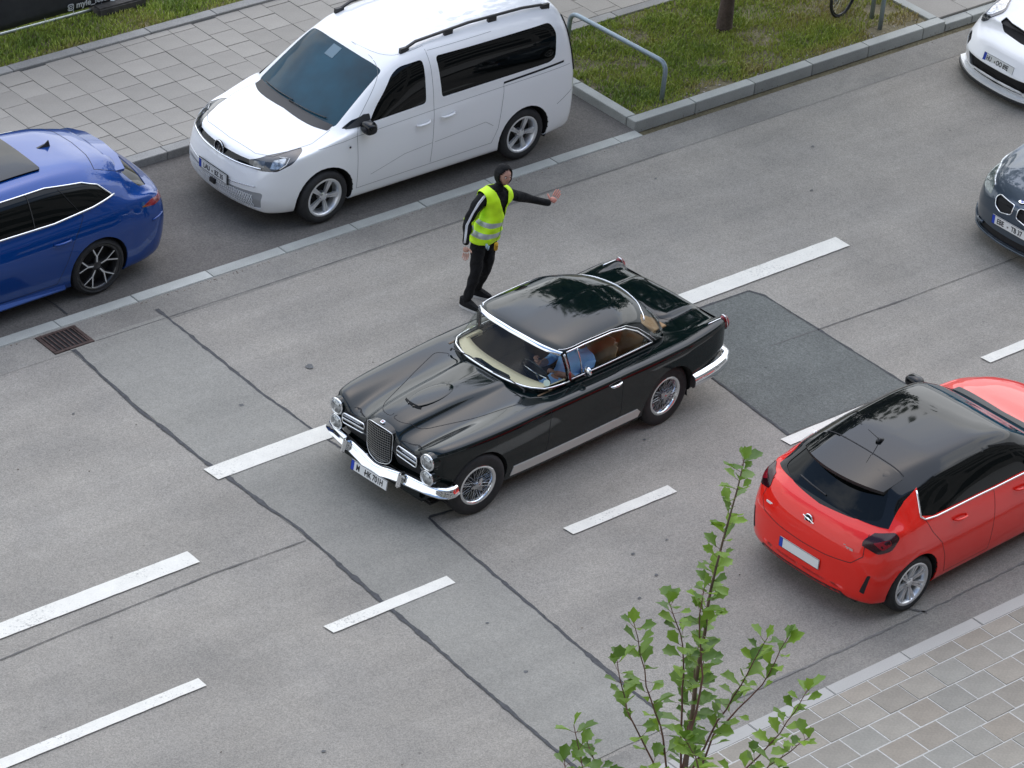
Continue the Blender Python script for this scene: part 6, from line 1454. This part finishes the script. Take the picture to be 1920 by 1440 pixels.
    bm = bmesh.new(); rows = []          # dashboard shelf following the windscreen foot, rolled down at its rear edge
    for y in np.linspace(-.62, .62, 21):
        q = (abs(y) / .62) ** 3; rows.append([bm.verts.new(v) for v in ((.87 + .20 * q, y, .950), (1.00 + .15 * q, y, .955), (1.09 + .12 * q, y, .94), (1.105 + .11 * q, y, .90), (1.09 + .10 * q, y, .70))])
    for a, b in zip(rows, rows[1:]):
        for k in range(4): bm.faces.new((a[k], a[k + 1], b[k + 1], b[k]))
    bmesh.ops.recalc_face_normals(bm, faces=bm.faces); obj("dashboard", bm, CREAM, T, True)
    bm = bmesh.new()
    for sg in (-1, 1): box(bm, 1.10, 1.38, sg * .61 - .03, sg * .61 + .03, .90, .955, .01)
    obj("dash_end_cap", bm, CREAM, T)
    for sg in (-1, 1):
        s = empty("front_seat", parent=T, loc=(1.75, sg * .33, .30))
        bm = bmesh.new(); box(bm, -.25, .25, -.25, .25, .10, .26, .05); obj("seat_cushion", bm, mat("dark_leather", (.035, .022, .014), .5), s, True)
        bm = bmesh.new(); box(bm, .20, .34, -.25, .25, .18, .78, .06)
        for v in bm.verts: v.co.x += max(0, v.co.z - .2) * .28
        obj("seat_back", bm, TAN, s, True)
    s = empty("rear_seat", parent=T, loc=(2.35, 0, .32))
    bm = bmesh.new(); box(bm, -.15, .30, -.56, .56, .08, .26, .05); obj("seat_cushion", bm, TAN, s, True)
    bm = bmesh.new(); box(bm, .22, .36, -.56, .56, .15, .66, .05)
    for v in bm.verts: v.co.x += max(0, v.co.z - .2) * .3
    obj("seat_back", bm, TAN, s, True)
    bm = bmesh.new(); box(bm, 2.70, 3.0, -.50, .50, .93, .948, .004); obj("parcel_shelf", bm, TAN, T)
    bm = bmesh.new()
    for sg in (-1, 1): box(bm, 2.38, 2.62, sg * .63 - .012, sg * .63 + .012, .90, .965, .01)
    obj("quarter_trim", bm, TAN, T)
    # steering wheel
    sw = empty("steering_wheel", parent=T, loc=(1.24, -.33, .93)); sw.rotation_euler = (0, math.radians(-25), 0)
    bm = bmesh.new(); tube(bm, [Vector((0, .19 * math.cos(a), .19 * math.sin(a))) for a in np.linspace(0, 2 * PI, 33)], .011, 6, False); obj("steering_rim", bm, GLOSSB, sw, True)
    bm = bmesh.new()
    for a in (0.2, PI - .2, -PI / 2): tube(bm, [Vector((0, 0, 0)), Vector((0, .185 * math.cos(a), .185 * math.sin(a)))], .008, 6)
    obj("steering_spokes", bm, CHROME, sw, True)
    # spare decoration: interior mirror
    bm = bmesh.new(); box(bm, 1.32, 1.34, -.10, .10, 1.26, 1.30, .006); obj("interior_mirror", bm, CHROME, T)
    wheels(T, 'wire', .345, .208, .175, 2.72, .745, CHROME, -.12)
    # ---- driver (a thing of its own, seated in the coupe)
    MW = Matrix.Translation((-1.963, -.873, 0)) @ Matrix.Rotation(math.atan2(.0846, .9964), 4, 'Z')
    D = tag(empty("person", tuple(MW @ Vector((1.78, -.33, .55))), math.atan2(.0846, .9964)), "driver in a light blue shirt seated at the wheel of the black coupe", "person")
    n_ = [((0, 0, .06), (.15, .17)), ((.04, 0, .22), (.13, .16)), ((.07, 0, .40), (.13, .19)), ((.07, 0, .47), (.09, .11)), ((.06, 0, .53), (.055, .055)),
          ((.06, -.19, .42), .065), ((-.05, -.24, .26), .052), ((-.28, -.15, .33), .040), ((-.40, -.12, .40), .032),
          ((.06, .19, .42), .065), ((-.06, .25, .25), .052), ((-.28, .16, .33), .040), ((-.40, .12, .40), .032), ((-.40, -.11, .06), (.085, .09)), ((-.40, .11, .06), (.085, .09)), ((-.60, -.11, -.15), .06), ((-.60, .11, -.15), .06)]
    ed = [(0, 1), (1, 2), (2, 3), (3, 4), (2, 5), (5, 6), (6, 7), (7, 8), (2, 9), (9, 10), (10, 11), (11, 12), (0, 13), (0, 14), (13, 15), (14, 16)]
    bm = skin(n_, ed, 2, 0)
    SH = mat("blue_shirt", (.26, .50, .88), .75, noise=(9, .12)); JE = mat("dark_jeans", (.02, .025, .04), .8)
    o = obj("body", bm, [SH, JE, SKIN], D, True)
    for f in o.data.polygons:
        c = f.center
        f.material_index = 1 if c.z < .10 and c.x < .02 or c.z < .0 else (2 if (c.x < -.20 and c.z > .2) or c.z > .50 else 0)
    make_head(D, (.035, 0, .60), PI, (0, 0, 0), .105, hairline=.0)
    for sg in (-1, 1): make_hand(D, (-.405, sg * .12, .40), (-.6, 0, .9), (0, -sg, 0), .8, curl=1.2)

# ---------------------------------------------------------------- people
def make_head(parent, loc, rz, tilt, size, hairline=.2, hood=None):
    """head facing local -x when rz = 0 ... built facing +x then turned by rz"""
    H = empty("head", parent=parent, loc=loc); H.rotation_euler = (tilt[0], tilt[1], rz)
    bm = bmesh.new(); bmesh.ops.create_uvsphere(bm, u_segments=32, v_segments=22, radius=1)
    for v in bm.verts:
        x, y, z = v.co
        w = 1 - .22 * max(0, -z) ** 1.5; X = x * .92 * (1 - .08 * max(0, -z)); Y = y * .74 * w
        if x > .3: X += .05 * max(0, -z) - .03
        # eye sockets, nose, mouth, chin
        for sy in (-1, 1):
            d = (y - sy * .36) ** 2 / .03 + (z - .08) ** 2 / .02
            if x > .4: X -= .10 * math.exp(-d)
            d = (y - sy * .45) ** 2 / .05 + (z + .18) ** 2 / .04
            if x > .3: X += .03 * math.exp(-d)
        if x > .5:
            X += .22 * math.exp(-(y / .12) ** 2 - ((z + .16) / .12) ** 2) + .12 * math.exp(-(y / .09) ** 2 - ((z + .02) / .15) ** 2)
            X += .05 * math.exp(-(y / .2) ** 2 - ((z + .44) / .05) ** 2) + .05 * math.exp(-(y / .2) ** 2 - ((z + .56) / .05) ** 2) + .07 * math.exp(-(y / .25) ** 2 - ((z + .85) / .12) ** 2)
            X += .05 * math.exp(-(y / .5) ** 2 - ((z - .28) / .08) ** 2)
        v.co = Vector((X, Y, z * 1.15)) * size
    obj("face", bm, SKIN, H, True)
    for sg in (-1, 1):
        bm = bmesh.new(); bmesh.ops.create_uvsphere(bm, u_segments=12, v_segments=8, radius=size * .105)
        e = obj("eye", bm, mat("eye_white", (.6, .58, .55), .3), H, True, loc=(size * .72, sg * size * .28, size * .09))
        bm = bmesh.new(); bmesh.ops.create_uvsphere(bm, u_segments=8, v_segments=6, radius=size * .062); obj("iris", bm, INK, e, True, loc=(size * .085, 0, 0))
        bm = bmesh.new(); tube(bm, [(size * .80, sg * size * .14, size * .27), (size * .80, sg * size * .28, size * .31), (size * .72, sg * size * .42, size * .27)], size * .035, 6); obj("eyebrow", bm, HAIR, H, True)
        bm = bmesh.new(); bmesh.ops.create_uvsphere(bm, u_segments=10, v_segments=8, radius=1)
        for v in bm.verts: v.co = Vector((v.co.x * .13, v.co.y * .05, v.co.z * .22)) * size
        obj("ear", bm, SKIN, H, True, loc=(-size * .02, sg * size * .74, -size * .02))
    bm = bmesh.new(); tube(bm, [(size * .90, -size * .17, -size * .56), (size * .955, 0, -size * .565), (size * .90, size * .17, -size * .56)], size * .028, 6); obj("mouth", bm, mat("lips", (.30, .10, .09), .5), H, True)
    bm = bmesh.new(); bmesh.ops.create_uvsphere(bm, u_segments=28, v_segments=20, radius=1)
    for v in bm.verts:
        x, y, z = v.co; v.co = Vector((x * .99 - .05, y * .81, z * 1.19 + .02)) * size
    bmesh.ops.delete(bm, geom=[f for f in bm.faces if (lambda c: (c.x > size * .25 and c.z < size * (.62 + .2 * (c.x / size - .25))) or c.z < -size * .45 or (c.x > -size * .15 and c.z < -size * .0))(f.calc_center_median())], context='FACES')
    if not hood: obj("hair", bm, HAIR, H, True)
    else:
        bm.free(); bm = bmesh.new(); bmesh.ops.create_uvsphere(bm, u_segments=28, v_segments=20, radius=1)
        for v in bm.verts:
            x, y, z = v.co; q = max(0, z); r_ = 1 + .04 * math.sin(7 * y + 3 * z)
            v.co = Vector(((x * 1.10 - .12) * r_, y * .98 * (1 + .12 * max(0, -z)), z * 1.26 + .04 + .07 * (x > 0) * q)) * size
        bmesh.ops.delete(bm, geom=[f for f in bm.faces if (lambda c: c.x > size * (.42 + .25 * max(0, c.z / size - .3)) and c.z < size * .92)(f.calc_center_median())], context='FACES')
        es = [e for e in bm.edges if e.is_boundary]; r = bmesh.ops.extrude_edge_only(bm, edges=es)
        for v in [q for q in r["geom"] if isinstance(q, bmesh.types.BMVert)]: v.co = v.co * .93
        obj("hood", bm, hood, H, True)
    return H
def make_hand(parent, loc, d, side, s=1.0, curl=.2, spread=.12, m=None):
    """palm along d; side = direction of the thumb; normal = d x side"""
    d = Vector(d).normalized(); sd = Vector(side); sd = (sd - d * sd.dot(d)).normalized(); nn_ = d.cross(sd)
    o_ = Vector((0, 0, 0)); nodes = []; edges = []
    def add(p, r, a=None):
        nodes.append((tuple(p * s), (r * s, r * s) if not isinstance(r, tuple) else tuple(q * s for q in r)))
        if a is not None: edges.append((a, len(nodes) - 1))
        return len(nodes) - 1
    w = add(o_, .024); p1 = add(d * .035, .030, w); p2 = add(d * .07, .033, p1)
    bm = skin(nodes, edges, 1, 0)
    for v in bm.verts:      # flatten the palm
        k = v.co.dot(nn_); v.co -= nn_ * k * .45; k2 = v.co.dot(sd); v.co += sd * k2 * .25
    def finger(base, dd, lens, r):
        nonlocal bm
        n2 = [(tuple(base * s), (r * s, r * s))]; p = base.copy(); c = 0
        for i, l in enumerate(lens):
            c += curl * (.5, .9, .7)[i]; q = (dd * math.cos(c) + nn_ * math.sin(c)).normalized(); p = p + q * l; n2.append((tuple(p * s), (r * s * (.95 - .12 * i),) * 2))
        b2 = skin(n2, [(i, i + 1) for i in range(len(n2) - 1)], 1, 0); me = bpy.data.meshes.new("t"); b2.to_mesh(me); b2.free(); bm.from_mesh(me); bpy.data.meshes.remove(me)
    for i, (o2, ln) in enumerate(((.030, .9), (.010, 1.0), (-.010, .93), (-.029, .74))):
        finger(d * (.078 - abs(o2) * .25) + sd * o2, (d + sd * (o2 * spread * 60 * .12)).normalized(), [.040 * ln, .027 * ln, .022 * ln], .0088)
    finger(d * .02 + sd * .028, (d * .55 + sd * .85).normalized(), [.038, .030, .004], .0105)
    return obj("hand", bm, m or SKIN, parent, True, loc=loc)
def build_marshal():
    T = tag(empty("person", (.72, 1.48, 0), 0), "traffic marshal in a yellow safety vest, left arm stretched out with open palm", "person")
    BL = mat("black_tracksuit", (.009, .009, .010), .85, noise=(14, .4), spec=.25, bump=(16, .9, .03)); V = mat("hi_vis_yellow", (.60, .95, .01), .6, noise=(9, .10)); RB = mat("reflective_grey", (.46, .49, .50), .35, .3); ST = mat("white_stripe", (.7, .7, .72), .6)
    J = dict(pel=(.05, 0, .90), wa=(.08, 0, 1.01), ch=(.13, 0, 1.20), ut=(.155, 0, 1.315), ne=(.17, -.01, 1.41), nk=(.185, -.02, 1.49),
             hR=(-.04, 0, .85), kR=(-.08, -.05, .47), aR=(-.115, .02, .10), fR=(-.115, .02, .06), tR=(-.09, -.13, .035),
             hL=(.14, .02, .85), kL=(.12, -.01, .47), aL=(.14, .15, .11), fL=(.14, .15, .06), tL=(.20, .02, .035),
             sR=(-.045, .01, 1.335), eR=(-.19, .03, 1.10), wR=(-.27, -.06, .86), sL=(.345, -.01, 1.30), eL=(.62, -.03, 1.16), wL=(.875, -.11, 1.075))
    names = list(J); R_ = dict(pel=(.155, .115), wa=(.145, .105), ch=(.16, .115), ut=(.13, .10), ne=(.075, .07), nk=(.052, .052), hR=.098, kR=.066, aR=.052, fR=.045, tR=.036, hL=.098, kL=.066, aL=.052, fL=.045, tL=.036, sR=.072, eR=.054, wR=.037, sL=.070, eL=.052, wL=.037)
    nodes = [(J[n], R_[n]) for n in names]; ix = {n: i for i, n in enumerate(names)}
    E_ = [("pel", "wa"), ("wa", "ch"), ("ch", "ut"), ("ut", "ne"), ("ne", "nk"), ("pel", "hR"), ("hR", "kR"), ("kR", "aR"), ("aR", "fR"), ("fR", "tR"), ("pel", "hL"), ("hL", "kL"), ("kL", "aL"), ("aL", "fL"), ("fL", "tL"), ("ut", "sR"), ("sR", "eR"), ("eR", "wR"), ("ut", "sL"), ("sL", "eL"), ("eL", "wL")]
    bm = skin(nodes, [(ix[a], ix[b]) for a, b in E_], 3, 0)
    for v in bm.verts:      # cloth folds
        v.co += v.normal * (.006 * math.sin(v.co.z * 34 + v.co.x * 11) * math.sin(v.co.x * 19 + v.co.y * 13))
    bv = bm.copy(); obj("body", bm, BL, T, True)
    # the vest follows the body: the torso part of its surface, cut along the vest's outline and lifted off
    out_ = [(-.20, .83), (-.19, 1.10), (-.10, 1.17), (-.035, 1.26), (-.02, 1.34), (-.03, 1.46), (.31, 1.46), (.305, 1.33), (.30, 1.25), (.33, 1.15), (.34, 1.04), (.30, .81)]
    ins = set(stencil(bv, list(bv.faces), 'side', out_)); bmesh.ops.delete(bv, geom=[f for f in bv.faces if f not in ins], context='FACES')
    bv.normal_update(); vee = [(.175, 1.09), (.07, 1.50), (.27, 1.50)]
    ins = stencil(bv, [f for f in bv.faces if f.normal.y < .25], 'side', vee); bmesh.ops.delete(bv, geom=ins, context='FACES')
    neck = [(.09, 1.40), (.09, 1.6), (.27, 1.6), (.27, 1.40)]
    ins = stencil(bv, list(bv.faces), 'side', neck); bmesh.ops.delete(bv, geom=ins, context='FACES')
    legs = stencil(bv, list(bv.faces), 'side', [(-.4, .6), (-.4, .835), (.5, .80), (.5, .6)]); bmesh.ops.delete(bv, geom=legs, context='FACES')
    for z in (.93, 1.05):
        for f in stencil(bv, list(bv.faces), 'side', [(-.4, z - .025), (-.4, z + .025), (.5, z + .01), (.5, z - .04)]): f.material_index = 1
    bv.normal_update()
    for v in bv.verts: v.co += v.normal * (.020 + .03 * max(0, 1.0 - v.co.z) * 1.0 + .005 * math.sin(v.co.x * 25 + v.co.z * 9))
    loose = [v for v in bv.verts if not v.link_faces]; bmesh.ops.delete(bv, geom=loose, context='VERTS')
    for v in bv.verts: v.co += v.normal * (.006 * math.sin(v.co.z * 46 + 9 * v.co.x) * math.sin(v.co.x * 31 - v.co.z * 12))
    o = obj("safety_vest", bv, [V, RB], T, True); s = o.modifiers.new("thick", 'SOLIDIFY'); s.thickness = .006; s.offset = 0
    from_bvh = BVHTree.FromPolygons([v.co for v in o.data.vertices], [tuple(p.vertices) for p in o.data.polygons])
    pts = []
    for x, z in ((.13, .84), (.14, .92), (.155, 1.0), (.175, 1.09)):
        h = from_bvh.ray_cast(Vector((x, -2, z)), Vector((0, 1, 0)))[0]
        if h: pts.append(h + Vector((0, -.004, 0)))
    if len(pts) > 1: bm = bmesh.new(); tube(bm, pts, .005, 5); obj("vest_zip", bm, mat("zip_green", (.3, .5, .05), .5), o)
    bod = BVHTree.FromPolygons([v.co for v in T.children[0].data.vertices], [tuple(p.vertices) for p in T.children[0].data.polygons])
    for k in (-1, 0, 1):
        pts = [Vector(p) + Vector((-.0, -.022, .01)) * k for p in ((.02, -.05, 1.42), (-.04, -.06, 1.39), (-.10, -.06, 1.32), (-.165, -.055, 1.20), (-.23, -.04, 1.08), (-.275, -.075, .97), (-.305, -.09, .88))]
        q = []
        for p in pts:
            h, n, _, _ = bod.find_nearest(p + Vector((-.03, 0, .02))); q.append(h + n * .003)
        bm = bmesh.new(); tube(bm, q, .0052, 5, True); obj("sleeve_stripe", bm, ST, T, True)
    for a, b in ((J['fR'], J['tR']), (J['fL'], J['tL'])):
        a = Vector(a); b = Vector(b); d = (b - a); d.z = 0; d.normalize(); sdv = Vector((-d.y, d.x, 0)); sh = empty("shoe", parent=T)
        def outline(w): return [(t, w * (math.sin(PI * min(1, max(0, (t + .085) / .27)) ** .6) ** .35 if 0 < (t + .085) / .27 < 1 else 0.25)) for t in np.linspace(-.083, .183, 14)]
        for nm, w, z0, z1, m_ in (("shoe_sole", .047, .0, .024, mat("off_white_sole", (.55, .54, .52), .6)), ("shoe_upper", .044, .024, .11, BL)):
            bm = bmesh.new(); ol = outline(w); pl = [(t, y) for t, y in ol] + [(t, -y) for t, y in ol[::-1]]
            prism(bm, pl, 'z', z0, z1)
            for v in bm.verts:
                if v.co.z > .05: v.co.z -= max(0, v.co.x + .0) * .30; v.co.y *= .78
                v.co = Vector((a.x, a.y, 0)) + d * v.co.x + sdv * v.co.y + Vector((0, 0, v.co.z))
            bmesh.ops.recalc_face_normals(bm, faces=bm.faces); obj(nm, bm, m_, sh, True, angle=40)
    make_head(T, (.20, -.055, 1.585), -PI / 2 - .1, (0, .0, 0), .098, hood=BL)
    make_hand(T, (-.272, -.068, .855), (-.1, -.25, -1), (.4, -.9, .2), 1.0, curl=.45)
    make_hand(T, (.885, -.112, 1.075), (.62, 0, .8), (-.496, .776, .372), 1.02, curl=-.04, m=mat("warm_skin", (.60, .25, .19), .5))
    bm = bmesh.new(); box(bm, .05, .095, -.185, -.155, .75, .85, .008); obj("belt_pouch", bm, mat("amber_pouch", (.55, .30, .01), .5, noise=(30, .6)), T, True)
    bm = bmesh.new(); tube(bm, [(-.05, -.150, .86), (-.06, -.165, .825), (-.04, -.165, .79), (-.02, -.155, .83)], .012, 6); obj("key_ring", bm, mat("pale_blue_cord", (.3, .42, .5), .5), T, True)
build_marshal()
build_van(); build_estate(); build_hatch(); build_saloon(); build_sports(); build_coupe()
for o in list(sc.objects):
    if o.type == 'EMPTY' and not o.children and o.parent is None: bpy.data.objects.remove(o)
